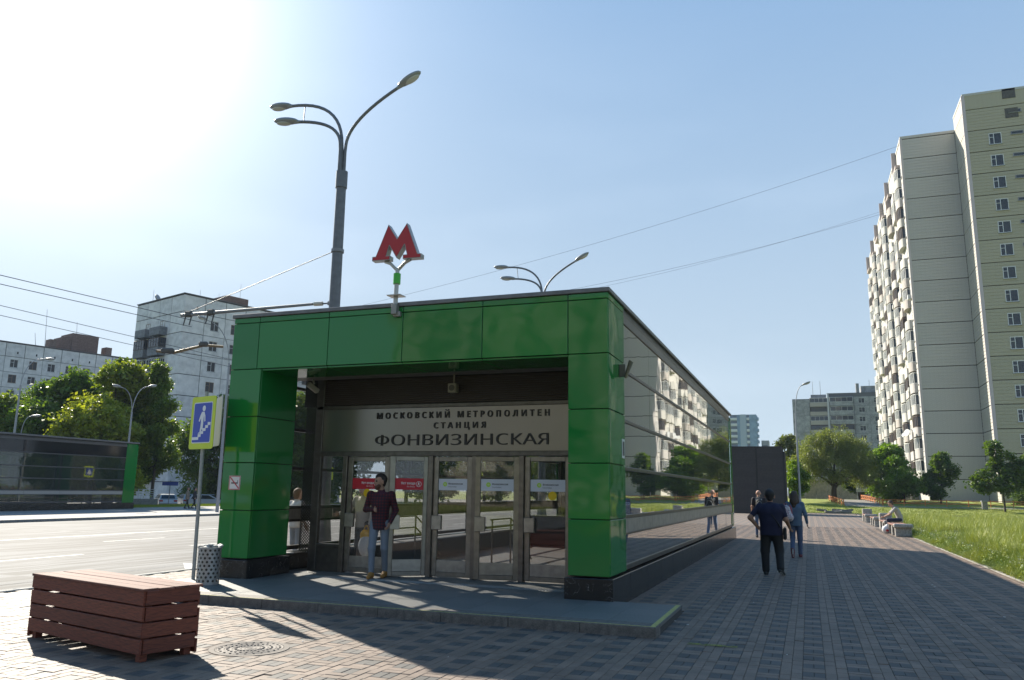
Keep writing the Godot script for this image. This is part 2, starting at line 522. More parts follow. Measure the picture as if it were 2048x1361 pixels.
func paving() -> void:
	var pave: Node3D = struct(put(Node3D.new(), "pavement"))
	var bed := mat(0.085, 0.075, 0.065, 0.95, 0.0, "grain", 2.0)
	obj("sand_bed", sheet(XK + 0.08, XR + 0.02, 8, -46.2, -0.012), bed, pave)
	# beyond the reach of single stones: the same pattern as colour
	var im := Image.create(64, 64, false, Image.FORMAT_RGB8)
	for y in 64:
		for x in 64:
			var u := x / 64.0 * 0.4
			var v := y / 64.0 * 0.4
			var dk := u < 0.2 and v < 0.2
			var cc := Color(0.080, 0.084, 0.086) if dk else Color(0.2, 0.145, 0.11)
			if fmod(u, 0.1) < 0.008 and not (u < 0.15 and u > 0.05 and v > 0.2): cc = Color(0.07, 0.06, 0.055)
			im.set_pixel(x, y, cc.linear_to_srgb())
	var fm := StandardMaterial3D.new()
	fm.albedo_texture = ImageTexture.create_from_image(im); fm.roughness = 0.75
	fm.uv1_triplanar = true; fm.uv1_world_triplanar = true; fm.uv1_scale = Vector3.ONE * 2.5
	fm.uv1_offset = Vector3(0, 0, 0)
	obj("distant_paving", sheet(XK + 0.08, XR + 0.02, -46.2, -81, 0.0), fm, pave)
	var edge := MB.new(); edge.cbox(Vector3(0, -0.1, 0), Vector3(0.1, 0.21, 0.99), 0.01)
	var em := edge.mesh()
	var km := mat(0.36, 0.34, 0.31, 0.85, 0.0, "grime", 1.3)
	for k in 70: at(obj("edging_stone", em, km, pave), Vector3(XR + 0.08, 0.004 + rng.randf_range(-.006, .006), -8.5 - k))
	var pm := paver_mesh()
	var m := StandardMaterial3D.new()
	m.vertex_color_use_as_albedo = true
	m.roughness = 0.7
	m.albedo_texture = tex["pave"]; m.uv1_triplanar = true; m.uv1_world_triplanar = true; m.uv1_scale = Vector3.ONE * 0.31
	var trs := []
	var cols := []
	var near := []
	var cam2 := Vector2(0, 0)
	var cf := Vector2(-sin(0.354), -cos(0.354))
	var x := XK + 0.35
	var nx := int((XR - XK - 0.1) / 0.4) + 1
	var x00 := XR - nx * 0.4
	for i in nx:
		for j in int(43.2 / 0.4):
			var bx := x00 + i * 0.4
			var bz := -3.0 - j * 0.4
			# two dark lengthwise, two pale crosswise, then two plain columns
			var list := [[0.05, 0.1, 0, 1], [0.15, 0.1, 0, 1], [0.1, 0.25, 1, 0], [0.1, 0.35, 1, 0], [0.25, 0.1, 0, 0], [0.25, 0.3, 0, 0], [0.35, 0.2, 0, 0], [0.35, 0.4, 0, 0]]
			for q in list:
				var px: float = bx + q[0]
				var pz: float = bz - q[1]
				if px < XK + 0.13: continue
				if px > -9.65 and px < -2.78 and pz < -11.6 and pz > -32: continue
				if px > -9.85 and px < -1.75 and pz < -9.62 and pz > -11.9: continue
				if Vector2(px + 5.49, pz + 7.19).length() < 0.42: continue
				var dp := Vector2(px, pz)
				var dist := dp.dot(cf)
				if dist < 2.0: continue
				var side := absf(dp.dot(Vector2(cf.y, -cf.x))) / dist
				if side > 0.80: continue
				var y := rng.randf_range(-0.0025, 0.0025) + (rng.randf_range(-0.006, 0.004) if rng.randf() < 0.05 else 0.0)
				var bas := Basis(Vector3.UP, (PI / 2 if q[2] == 1 else 0.0) + rng.randf_range(-0.012, 0.012)) * Basis(Vector3.RIGHT, rng.randf_range(-0.006, 0.006))
				var t := Transform3D(bas, Vector3(px, y, pz))
				var k := rng.randf_range(0.91, 1.09)
				var cc: Color
				if q[3] == 1: cc = Color(0.080, 0.074, 0.068) * k
				else: cc = Color(0.192, 0.133, 0.096).lerp(Color(0.212, 0.150, 0.112), rng.randf()) * k
				cc.a = 1
				if dist > 5.2 and dist < 6.35 and side < 0.62: near.append([dist, t, cc])
				trs.append(t); cols.append(cc)
	near.sort_custom(func(a, b): return a[0] < b[0])
	var single := {}
	var tones := {}
	for i in mini(300, near.size()):
		var t: Transform3D = near[i][1]
		single[t.origin] = true
		var cc: Color = near[i][2]
		var key := Vector3i(int(cc.r * 40), int(cc.g * 40), int(cc.b * 40))
		if not tones.has(key):
			var mm := m.duplicate()
			mm.vertex_color_use_as_albedo = false
			mm.albedo_color = Color(cc.r, cc.g, cc.b).linear_to_srgb()
			tones[key] = mm
		var o := obj("paver", pm, tones[key], pave)
		o.transform = t
	var t2 := []
	var c2 := []
	for i in trs.size():
		if not single.has(trs[i].origin): t2.append(trs[i]); c2.append(cols[i])
	stuff(multi("small_pavers", pm, m, t2, c2, pave))
	print("pavers ", t2.size())
	# faded paint patch
	var pp := MB.new()
	for i in 26:
		var c := Vector3(-1.08 + rng.randf_range(-0.24, 0.24), 0.005 + i * 0.00008, -9.37 + rng.randf_range(-0.045, 0.045))
		var q := []
		for k in 6: q.append(c + Vector3(cos(TAU * k / 6) * rng.randf_range(0.02, 0.07), 0, sin(TAU * k / 6) * rng.randf_range(0.008, 0.022)))
		pp.face(q, Vector3.UP)
	obj("paint_patch", pp, mat(0.34, 0.33, 0.05, 0.8, 0.0, "asphalt", 6.0), pave)
	# litter of pale blossom and paper bits
	var bit := MB.new(); bit.cbox(Vector3(0, 0.004, 0), Vector3(0.03, 0.006, 0.02), 0.002)
	var bt := []
	for i in 70:
		bt.append(Transform3D(Basis(Vector3.UP, rng.randf() * TAU) * Basis.from_scale(Vector3.ONE * rng.randf_range(0.3, 1.0)), Vector3(rng.randf_range(-10, 3.5), 0.003, rng.randf_range(-6, -22))))
	stuff(multi("litter", bit.mesh(), mat(0.6, 0.58, 0.54, 0.8), bt, [], pave))

func manhole() -> void:
	var t := thing("manhole_cover", "round cast iron manhole cover set in the sunlit paving beside the wooden box", "manhole", Vector3(-5.49, 0, -7.19))
	var b := MB.new()
	b.lathe(Vector3.ZERO, [Vector2(0.40, -0.03), Vector2(0.40, 0.004), Vector2(0.345, 0.004), Vector2(0.345, -0.01)], 40)
	obj("frame", b, mat(0.2, 0.17, 0.145, 0.8, 0.0, "grain", 3.0), t)
	b = MB.new()
	var pr := [Vector2(0.34, -0.02), Vector2(0.34, 0.004)]
	for k in 8:
		var r := 0.33 - k * 0.04
		pr.append_array([Vector2(r, 0.004), Vector2(r - 0.006, 0.001), Vector2(r - 0.018, 0.001), Vector2(r - 0.024, 0.004)])
	pr.append(Vector2(0.0, 0.004))
	b.lathe(Vector3.ZERO, pr, 40)
	for k in 24:
		var a := TAU * k / 24
		for r in [0.14, 0.22, 0.30]:
			b.cbox(Vector3(cos(a) * r, 0.004, sin(a) * r), Vector3(0.02, 0.012, 0.02), 0.003, Basis(Vector3.UP, -a))
	obj("lid", b, mat(0.2, 0.17, 0.145, 0.75, 0.0, "grain", 3.0), t)
	b = MB.new()
	b.lathe(Vector3.ZERO, [Vector2(0.56, -0.012), Vector2(0.54, -0.004), Vector2(0.40, -0.002)], 24)
	obj("mortar_ring", b, mat(0.2, 0.165, 0.135, 0.9, 0.0, "grain", 2.0), t)

# ---------------------------------------------------------------- wooden box
func wooden_box() -> void:
	var t := thing("wooden_box", "long brown slatted wooden box bench standing on the sunlit paving", "bench", Vector3(-7.03, 0, -7.08), 0)
	# corners read off the ground: front-left, front-right, back-right
	var fl := Vector3(-8.0, 0, -6.72) - t.position
	var fr := Vector3(-5.96, 0, -6.19) - t.position
	var ux := (fr - fl); var L := ux.length(); ux = ux.normalized()
	var uz := Vector3(-ux.z, 0, ux.x) # towards the front
	var bas := Basis(ux, Vector3.UP, uz)
	var D := 0.56
	var wood := [mat(0.215, 0.052, 0.025, 0.65, 0.0, "wood", 1.7), mat(0.185, 0.045, 0.022, 0.65, 0.0, "wood", 1.4), mat(0.24, 0.062, 0.03, 0.65, 0.0, "wood", 2.0)]
	var top := [mat(0.20, 0.075, 0.05, 0.8, 0.0, "wood", 1.3), mat(0.235, 0.092, 0.062, 0.8, 0.0, "wood", 1.6)]
	var w := func(x: float, y: float, z: float): return fl + ux * x + uz * z + Vector3.UP * y
	var H := 0.65
	for i in 4:
		var b := MB.new()
		var lx: float = [0.05, L - 0.05, 0.05, L - 0.05][i]
		var lz: float = [-0.05, -0.05, -D + 0.05, -D + 0.05][i]
		b.cbox(w.call(lx, H / 2 - 0.02, lz), Vector3(0.075, H - 0.04, 0.075), 0.004, bas)
		obj("leg", b, wood[0], t)
	for k in 4:
		var y := 0.142 + k * 0.147
		for s in [0, 1]:
			var b := MB.new()
			b.cbox(w.call(L / 2 + rng.randf_range(-.01, .01), y if s == 0 else y - 0.055, 0.012 if s == 0 else -D - 0.012), Vector3(L + 0.06, 0.131, 0.024), 0.004, bas * Basis(Vector3.BACK, rng.randf_range(-.004, .004)))
			obj("side_slat", b, wood[(k + s) % 3], t)
			b = MB.new()
			b.cbox(w.call(L + 0.024 if s == 0 else -0.024, y if s == 0 else y - 0.055, -D / 2), Vector3(0.024, 0.131, D + rng.randf_range(-.02, .05)), 0.004, bas * Basis(Vector3.RIGHT, rng.randf_range(-.004, .004)))
			obj("end_slat", b, wood[(k + s + 1) % 3], t)
	for k in 4:
		var b := MB.new()
		b.cbox(w.call(L / 2 + rng.randf_range(-.012, .012), H + 0.005 + rng.randf_range(-.003, .003), 0.04 - (k + 0.5) * (D + 0.08) / 4), Vector3(L + 0.07, 0.026, (D + 0.08) / 4 - 0.008), 0.004, bas)
		obj("top_plank", b, top[k % 2], t)

# ---------------------------------------------------------------- bin and sign
func litter_bin() -> void:
	var t := thing("litter_bin", "perforated grey steel litter bin full of rubbish beside the green pillar", "bin", Vector3(-9.0, 0.0, -10.62))
	var hm := StandardMaterial3D.new()
	# shell with real holes: ring segments between rows of openings
	var R := 0.175
	var b := MB.new()
	var rows := 9
	var nh := 15
	var y0 := 0.15
	var dy := 0.058
	b.lathe(Vector3.ZERO, [Vector2(R, 0.11), Vector2(R, y0)], 30)
	b.lathe(Vector3.ZERO, [Vector2(R, y0 + rows * dy), Vector2(R, 0.68)], 30)
	b.lathe(Vector3.ZERO, [Vector2(0.0, 0.115), Vector2(R, 0.115)], 30)
	for r in rows:
		for k in nh:
			var ca := TAU * (k + (0.5 if r % 2 == 1 else 0.0)) / nh
			var yc := y0 + (r + 0.5) * dy
			var hw := PI / nh
			var outer := []
			var inner := []
			for s in 16:
				var a := TAU * s / 16
				var ox := cos(a); var oy := sin(a)
				var sc := 1.0 / maxf(absf(ox), absf(oy))
				outer.append(Vector2(ox * sc * hw, oy * sc * dy / 2)); inner.append(Vector2(ox * 0.019 / R, oy * 0.019))
			var f := func(p: Vector2): return Vector3(cos(ca + p.x) * R, yc + p.y, sin(ca + p.x) * R)
			for s in 16:
				var s2 := (s + 1) % 16
				b.face([f.call(outer[s]), f.call(outer[s2]), f.call(inner[s2]), f.call(inner[s])], Vector3(cos(ca), 0, sin(ca)))
	var steel := mat(0.40, 0.41, 0.41, 0.42, 0.6, "soft", 2.0)
	obj("shell", b, steel, t)
	b = MB.new()
	b.lathe(Vector3.ZERO, [Vector2(R + .004, 0.66), Vector2(R + .008, 0.665), Vector2(R + .008, 0.69), Vector2(R - .01, 0.69), Vector2(R - .01, 0.66)], 30)
	obj("rim", b, steel, t)
	b = MB.new()
	b.lathe(Vector3.ZERO, [Vector2(0.14, 0.12), Vector2(0.145, 0.67), Vector2(0.0, 0.66)], 20)
	obj("liner", b, mat(0.05, 0.045, 0.04, 0.6), t)
	b = MB.new()
	for k in 9:
		b.cbox(Vector3(rng.randf_range(-.11, .11), 0.69 + rng.randf_range(-.01, .03), rng.randf_range(-.11, .11)), Vector3(rng.randf_range(.05, .14), 0.03, rng.randf_range(.05, .12)), 0.012, Basis.from_euler(Vector3(rng.randf_range(-.4, .4), rng.randf() * 6, rng.randf_range(-.4, .4))))
	obj("rubbish", b, mat(0.55, 0.52, 0.45, 0.7, 0.0, "grime", 6.0), t)
	b = MB.new()
	b.lathe(Vector3.ZERO, [Vector2(0.0, 0.121), Vector2(R - .02, 0.121), Vector2(R - .02, 0.09), Vector2(0.0, 0.09)], 20)
	obj("base", b, mat(0.2, 0.2, 0.2, 0.6), t)

func walker_mark(parent: Node, m: Material, s: float, z: float) -> void:
	# pictogram: figure walking down steps, flat shapes on the sign face (x right, y up, unit = s)
	var q := func(x: float, y: float): return Vector2(x, y) * s
	var b := MB.new()
	var head := PackedVector2Array()
	for k in 14: head.append(q.call(0.05 + cos(TAU * k / 14) * 0.065, 0.345 + sin(TAU * k / 14) * 0.07))
	b.prism(head, z, z + 0.003)
	b.prism(PackedVector2Array([q.call(-0.03, 0.26), q.call(0.07, 0.265), q.call(0.12, 0.17), q.call(0.14, 0.03), q.call(0.10, 0.02), q.call(0.08, 0.14), q.call(0.06, 0.18), q.call(0.055, -0.02), q.call(0.02, -0.14), q.call(-0.04, -0.27), q.call(-0.13, -0.27), q.call(-0.12, -0.245), q.call(-0.07, -0.24), q.call(-0.05, -0.12), q.call(-0.04, 0.0), q.call(-0.05, 0.12), q.call(-0.10, 0.02), q.call(-0.14, 0.04), q.call(-0.08, 0.18)]), z, z + 0.003)
	b.prism(PackedVector2Array([q.call(0.0, -0.02), q.call(0.06, -0.02), q.call(0.05, -0.12), q.call(0.06, -0.20), q.call(0.03, -0.20), q.call(0.02, -0.11)]), z + 0.0008, z + 0.0036)
	var st := PackedVector2Array()
	var sx := -0.36; var sy := -0.42
	st.append(q.call(sx, sy))
	st.append(q.call(-0.10, sy))
	for k in 5:
		st.append(q.call(-0.10 + k * 0.092, -0.42 + k * 0.07)); st.append(q.call(-0.10 + k * 0.092, -0.35 + k * 0.07 - 0.0))
	st.append(q.call(0.36, -0.07)); st.append(q.call(0.36, 0.0))
	for k in 5:
		st.append(q.call(0.25 - k * 0.095, 0.0 - k * 0.07)); st.append(q.call(0.25 - k * 0.095, -0.07 - k * 0.07))
	st.append(q.call(sx, -0.35))
	b.prism(st, z, z + 0.003)
	obj("pictogram", b, m, parent)
func rounded(w: float, h: float, r: float) -> PackedVector2Array:
	var p := PackedVector2Array()
	for c in [[1, 1, 0], [-1, 1, 1], [-1, -1, 2], [1, -1, 3]]:
		for k in 5:
			var a: float = PI / 2 * (c[2] + k / 4.0)
			p.append(Vector2(c[0] * (w / 2 - r) + cos(a) * r, c[1] * (h / 2 - r) + sin(a) * r))
	return p
func road_signs() -> void:
	var t := thing("road_sign", "yellow bordered blue underpass sign on a grey pole behind the litter bin", "sign", Vector3(-9.66, 0, -11.05))
	var pm := mat(0.36, 0.37, 0.36, 0.5, 0.4, "soft", 2.0)
	var b := MB.new(); b.tube([Vector3(0, -0.05, 0), Vector3(-0.05, 3.25, 0)], [0.03], 14)
	obj("pole", b, pm, t)
	var f: Node3D = put(Node3D.new(), "sign_face", t)
	f.position = Vector3(-0.04, 2.71, 0.06); f.rotation.y = -0.28
	b = MB.new(); b.prism(rounded(0.70, 0.90, 0.05), -0.012, 0.0)
	obj("border", b, mat(0.58, 0.68, 0.0, 0.35), f)
	b = MB.new(); b.prism(rounded(0.545, 0.70, 0.03), 0.0005, 0.0025)
	obj("white_edge", b, mat(0.75, 0.75, 0.75, 0.4), f)
	b = MB.new(); b.prism(rounded(0.515, 0.67, 0.025), 0.003, 0.005)
	obj("blue_field", b, mat(0.01, 0.05, 0.42, 0.4), f)
	walker_mark(f, mat(0.78, 0.78, 0.78, 0.4), 0.70, 0.0055)
	var g: Node3D = put(Node3D.new(), "back_plate", t)
	g.position = Vector3(-0.02, 2.76, -0.3); g.rotation.y = -0.68
	b = MB.new(); b.prism(rounded(0.60, 0.86, 0.05), -0.006, 0.006)
	b.bb(-0.3, 0.3, 0.2, 0.23, -0.02, -0.006); b.bb(-0.3, 0.3, -0.23, -0.2, -0.02, -0.006)
	obj("plate", b, mat(0.3, 0.31, 0.31, 0.5, 0.5), g)

# ---------------------------------------------------------------- metro pavilion
const XL := -9.62
const XE := -2.71
const ZF := -11.5
const ZR := -32.0
const HT := 4.70
const SEAM := [0.46, 1.24, 2.05, 2.85, 3.69, 4.53, 4.63]
func green_mat(k: int) -> StandardMaterial3D:
	var c: Array = [[0.011, 0.185, 0.034], [0.010, 0.172, 0.034], [0.012, 0.195, 0.034]][k % 3]
	return mat(c[0], c[1], c[2], 0.07, 0.0, "", 0.31, "wave", 0.13)
func steel(tone := 0) -> StandardMaterial3D:
	var c: Array = [[0.27, 0.255, 0.235], [0.38, 0.37, 0.355], [0.20, 0.185, 0.17]][tone]
	return mat(c[0], c[1], c[2], 0.32, 0.85, "soft", 0.9)
func panel_x(t: Node, x: float, z0: float, z1: float, y0: float, y1: float, out: float, k: int) -> void:
	var b := MB.new()
	b.cb(minf(x, x - out * 0.03), maxf(x, x - out * 0.03), y0 + 0.006, y1 - 0.006, z1 + 0.006, z0 - 0.006, 0.005)
	obj("cladding_panel", b, green_mat(k), t)
func panel_z(t: Node, z: float, x0: float, x1: float, y0: float, y1: float, k: int) -> void:
	var b := MB.new()
	b.cb(x0 + 0.006, x1 - 0.006, y0 + 0.006, y1 - 0.006, z - 0.03, z, 0.005)
	obj("cladding_panel", b, green_mat(k), t)
func glass_wall(t: Node, x: float, out: float, z0: float, z1: float, bays: int, gm: Material, frame: Material, band: Material, top_dark: bool, y := 0.0) -> void:
	var rows := [[3.63, 4.37], [2.80, 3.57], [2.04, 2.74], [1.29, 1.98], [0.53, 0.98]]
	var dz := (z1 - z0) / bays
	for ry in [[4.37, 4.52], [3.57, 3.63], [2.74, 2.80], [1.98, 2.04], [1.23, 1.29], [0.98, 1.02], [0.45, 0.53]]:
		var b := MB.new()
		b.cb(x - 0.06 * out, x + 0.025 * out, y + ry[0], y + ry[1], z0, z1, 0.006)
		obj("rail", b, frame, t)
	for i in bays:
		var a := z0 + dz * i
		var e := a + dz
		for r in rows.size():
			var b := MB.new()
			b.bb(-0.005, 0.005, -(rows[r][1] - rows[r][0]) / 2 + 0.001, (rows[r][1] - rows[r][0]) / 2 - 0.001, -absf(dz) / 2 + 0.005, absf(dz) / 2 - 0.005)
			var o := obj("pane", b, mat(0.006, 0.007, 0.012, 0.06) if top_dark and r == 0 else gm, t)
			o.position = Vector3(x, y + (rows[r][0] + rows[r][1]) / 2, (a + e) / 2)
			o.rotation = Vector3(0, rng.randf_range(-0.0022, 0.0022), rng.randf_range(-0.0022, 0.0022))
		var bp := MB.new()
		bp.cb(x - 0.02, x + 0.02, y + 1.02, y + 1.23, a - 0.008 * signf(-dz), e + 0.008 * signf(-dz), 0.004)
		obj("band_panel", bp, band, t)
		if i % 2 == 1:
			var c := MB.new()
			c.bb(x - 0.18 * out, x - 0.07 * out, y + 0.1, y + 4.4, e - 0.06, e + 0.06)
			obj("column", c, frame, t)
func plinth(t: Node, x0: float, x1: float, z0: float, z1: float, m: Material, n: int, along_x: bool, top := 0.42) -> void:
	for i in n:
		var b := MB.new()
		if along_x: b.cb(lerpf(x0, x1, float(i) / n) + 0.002, lerpf(x0, x1, (i + 1.0) / n) - 0.002, -0.1, top, z0, z1, 0.006)
		else: b.cb(x0, x1, -0.1, top, lerpf(z0, z1, float(i) / n) - 0.002, lerpf(z0, z1, (i + 1.0) / n) + 0.002, 0.006)
		obj("plinth_stone", b, m, t)
func door(t: Node, x0: float, x1: float, swing: float, red: bool, hinge_right: bool, called := "door") -> Node3D:
	var d: Node3D = put(Node3D.new(), called, t)
	var w := x1 - x0
	# local x runs 0..w from the left edge; hinge at one end
	d.position = Vector3(x1 if hinge_right else x0, 0.14, -13.2)
	var ox := -w if hinge_right else 0.0
	var y1 := 2.08
	var b := MB.new()
	b.cb(ox, ox + 0.10, 0.0, y1, -0.025, 0.025, 0.006); b.cb(ox + w - 0.10, ox + w, 0.0, y1, -0.025, 0.025, 0.006)
	b.cb(ox + 0.1, ox + w - 0.1, 0.0, 0.08, -0.024, 0.024, 0.006); b.cb(ox + 0.1, ox + w - 0.1, y1 - 0.08, y1, -0.024, 0.024, 0.006)
	obj("frame", b, steel(0), d)
	b = MB.new(); b.bb(ox + 0.1, ox + w - 0.1, 0.28, y1 - 0.08, -0.004, 0.004)
	obj("pane", b, glass(0.01, 0.016, 0.014, 0.14), d)
	b = MB.new(); b.cb(ox + 0.1, ox + w - 0.1, 0.08, 0.28, -0.012, 0.012, 0.003)
	obj("kick_plate", b, steel(1), d)
	b = MB.new(); b.cb(ox + 0.01, ox + 0.20, 0.80, 1.05, 0.03, 0.09, 0.008)
	obj("handle", b, steel(1), d)
	b = MB.new(); b.bb(ox + 0.1, ox + w - 0.1, 1.49, 1.69, 0.005, 0.0065)
	var st: Node3D = obj("sticker", b, mat(0.55, 0.012, 0.03, 0.5) if red else mat(0.62, 0.63, 0.68, 0.5), d)
	var ink := mat(0.75, 0.75, 0.75, 0.5) if red else mat(0.03, 0.03, 0.03, 0.5)
	var cx := ox + w / 2
	if red:
		text("Нет входа", 0.045, 0.25, 0.001, ink, st, Vector3(cx - 0.02, 1.605, 0.0072))
		text("No Entry", 0.026, 0.14, 0.001, ink, st, Vector3(cx + 0.03, 1.545, 0.0072), 0, false)
		b = MB.new()
		for k in 24:
			var a := TAU * k / 24; var a2 := TAU * (k + 1) / 24
			b.face([Vector3(cos(a) * .05, sin(a) * .05, 0), Vector3(cos(a2) * .05, sin(a2) * .05, 0), Vector3(cos(a2) * .042, sin(a2) * .042, 0), Vector3(cos(a) * .042, sin(a) * .042, 0)], Vector3.BACK)
		b.face([Vector3(-.012, .03, 0), Vector3(.012, .03, 0), Vector3(.01, -.005, 0), Vector3(-.014, -.005, 0)], Vector3.BACK)
		b.face([Vector3(-.014, -.005, 0), Vector3(-.002, -.005, 0), Vector3(-.018, -.034, 0), Vector3(-.026, -.034, 0)], Vector3.BACK)
		b.face([Vector3(0, -.005, 0), Vector3(.01, -.005, 0), Vector3(.022, -.03, 0), Vector3(.014, -.034, 0)], Vector3.BACK)
		obj("emblem", b, ink, st).position = Vector3(cx + 0.17, 1.59, 0.0075)
	else:
		text("Фонвизинская", 0.034, 0.28, 0.001, ink, st, Vector3(cx + 0.05, 1.605, 0.0072))
		text("Fonvizinskaya", 0.022, 0.16, 0.001, ink, st, Vector3(cx - 0.01, 1.553, 0.0072), 0, false)
		b = MB.new()
		var pts := []
		for k in 24: pts.append(Vector3(cos(TAU * k / 24) * .04, sin(TAU * k / 24) * .04, 0))
		b.face(pts, Vector3.BACK)
		obj("emblem", b, mat(0.42, 0.66, 0.04, 0.5), st).position = Vector3(cx - 0.155, 1.595, 0.0075)
		text("10", 0.03, 0.035, 0.001, mat(0.8, 0.8, 0.8, 0.5), st, Vector3(cx - 0.155, 1.595, 0.0085), 0, false)
	d.rotation.y = swing
	return d
func pavilion() -> void:
	var t := thing("metro_pavilion", "glossy green clad metro station entrance pavilion with glass side walls and five doors", "pavilion", Vector3.ZERO)
	var stone := StandardMaterial3D.new()
	stone.albedo_texture = tex["stone"]; stone.roughness = 0.22; stone.uv1_triplanar = true; stone.uv1_world_triplanar = true; stone.uv1_scale = Vector3.ONE * 0.55
	var frame := mat(0.10, 0.095, 0.085, 0.35, 0.7, "soft", 0.7)
	var band := mat(0.36, 0.34, 0.31, 0.4, 0.6, "soft", 0.7)
	var dark := mat(0.02, 0.02, 0.02, 0.7)
	# carcass behind the cladding joints
	var b := MB.new()
	b.bb(XL + 0.035, XL + 0.62, 0.43, 3.70, ZF - 0.035, ZF - 1.06); b.bb(XE - 0.595, XE - 0.035, 0.43, 3.70, ZF - 0.035, ZF - 1.06)
	b.bb(XL + 0.035, XE - 0.035, 3.70, 4.62, ZF - 0.035, ZF - 1.06)
	obj("carcass", b, dark, t)
	# green panels: pillars
	var k := 0
	for s in range(0, 5):
		var y0: float = SEAM[s] if s > 0 else 0.44
		var y1: float = SEAM[s + 1] if s < 4 else 3.69
		if s == 4: continue
		panel_z(t, ZF, XL, XL + 0.66, y0, y1, k); panel_z(t, ZF, XE - 0.63, XE, y0, y1, k + 1)
		panel_x(t, XL + 0.66, ZF - 0.032, ZF - 1.1, y0, y1, 1.0, k + 1); panel_x(t, XE, ZF - 0.032, ZF - 1.1, y0, y1, 1.0, k)
		panel_x(t, XL, ZF - 0.032, ZF - 1.1, y0, y1, -1.0, k); panel_x(t, XE - 0.63, ZF - 0.032, ZF - 1.1, y0, y1, -1.0, k + 2)
		k += 1
	var hx := [XL, XL + 0.56, -7.62, -6.19, -4.76, XE - 0.63, XE]
	for i in 6:
		panel_z(t, ZF, hx[i], hx[i + 1], 3.69, 4.53, i + 1); panel_z(t, ZF, hx[i], hx[i + 1], 4.53, 4.63, i)
		if i > 0 and i < 5:
			b = MB.new(); b.cb(hx[i] + 0.006, hx[i + 1] - 0.006, 3.66, 3.69, ZF - 1.0, ZF - 0.035, 0.005)
			obj("soffit_panel", b, green_mat(i), t)
	for sx in [XE, XL]:
		var out := 1.0 if sx == XE else -1.0
		panel_x(t, sx, ZF - 0.032, ZF - 1.1, 3.69, 4.53, out, 1); panel_x(t, sx, ZF - 0.032, ZF - 1.1, 4.53, 4.63, out, 2)
		# narrow green end of the side wall, far end
		for s in 5: panel_x(t, sx, ZR + 0.5, ZR, SEAM[s], SEAM[s + 1], out, s)
	# coping and roof
	var cop := mat(0.17, 0.165, 0.17, 0.45, 0.3, "soft", 0.6)
	b = MB.new()
	b.cb(XL - 0.03, XE + 0.03, 4.63, HT, ZF + 0.03, ZF - 0.25, 0.008)
	obj("front_coping", b, cop, t)
	for sx in [XE, XL]:
		var out := 1.0 if sx == XE else -1.0
		b = MB.new(); b.cb(minf(sx - out * .25, sx + out * .03), maxf(sx - out * .25, sx + out * .03), 4.63, HT, ZF - 0.252, ZR - 0.03, 0.008)
		obj("side_coping", b, cop, t)
		b = MB.new(); b.cb(minf(sx - out * .1, sx - out * .02), maxf(sx - out * .1, sx - out * .02), 4.52, 4.63, ZF - 1.1, ZR + 0.5, 0.006)
		obj("fascia", b, frame, t)
	b = MB.new(); b.bb(XL + 0.24, XE - 0.24, 4.5, 4.66, ZF - 0.26, ZR + 0.01)
	obj("roof", b, mat(0.16, 0.16, 0.16, 0.8), t)
	# walls
	var gr := glass(0.60, 0.60, 0.57, 0.93, 0.95, true)
	var gl := glass(0.03, 0.04, 0.035, 0.12)
	glass_wall(t, XE - 0.04, 1.0, ZF - 1.12, ZR + 0.5, 8, gr, frame, band, false)
	glass_wall(t, XL + 0.04, -1.0, ZF - 1.12, ZR + 0.5, 8, gl, frame, band, false)
	b = MB.new(); b.bb(XL + 0.1, XE - 0.1, 0.0, 4.5, ZR + 0.02, ZR + 0.2)
	obj("end_wall", b, mat(0.10, 0.10, 0.10, 0.5, 0.0, "soft", 0.5), t)
	plinth(t, XE - 0.45, XE + 0.05, ZF - 1.16, ZR - 0.05, stone, 14, false); plinth(t, XL - 0.05, XL + 0.40, ZF - 1.16, ZR - 0.05, stone, 14, false)
	plinth(t, XL - 0.05, XL + 0.70, ZF - 1.16, ZF + 0.05, stone, 1, true); plinth(t, XE - 0.67, XE + 0.05, ZF - 1.16, ZF + 0.05, stone, 1, true)
	# interior floor, stair well and rails
	b = MB.new(); b.bb(XL + 0.4, XE - 0.45, -0.1, 0.118, ZF - 1.17, -15.0)
	obj("inner_floor", b, mat(0.16, 0.16, 0.155, 0.5, 0.0, "grain", 1.0), t)
	b = MB.new(); b.bb(XL + 0.4, XE - 0.45, -0.1, 0.0, -15.0, ZR)
	b.bb(XL + 0.4, XL + 0.9, 0.0, 0.44, -15.0, ZR + .2); b.bb(XE - 0.95, XE - 0.45, 0.0, 0.44, -15.0, ZR + .2); b.bb(XL + 0.9, XE - 0.95, 0.0, 0.9, -24.0, -24.2)
	obj("stair_well", b, mat(0.12, 0.12, 0.12, 0.5, 0.0, "grain", 1.0), t)
	for rx in [-8.4, -6.1, -3.7]:
		b = MB.new()
		for ry in [0.0, -0.25]:
			b.tube([Vector3(rx, 1.05 + ry, -15.4), Vector3(rx, 1.05 + ry, -16.6), Vector3(rx, 0.35 + ry, -18.0)], [0.018], 8)
		b.cyl(Vector3(rx, 0.1, -15.5), Vector3(rx, 1.05, -15.5), 0.02, 0.02, 8); b.cyl(Vector3(rx, 0.1, -16.6), Vector3(rx, 1.05, -16.6), 0.02, 0.02, 8)
		obj("handrail", b, steel(2), t)
	# entrance screen at z = -13.2
	var fr := mat(0.13, 0.125, 0.115, 0.35, 0.75, "soft", 0.9)
	b = MB.new()
	b.cb(-8.88, -3.2, 2.235, 2.32, -13.26, -13.14, 0.006); b.cb(-8.86, -3.2, 3.12, 3.19, -13.26, -13.15, 0.006); b.cb(-8.88, -8.72, 0.12, 3.9, -13.25, -13.15, 0.006)
	obj("screen_frame", b, fr, t)
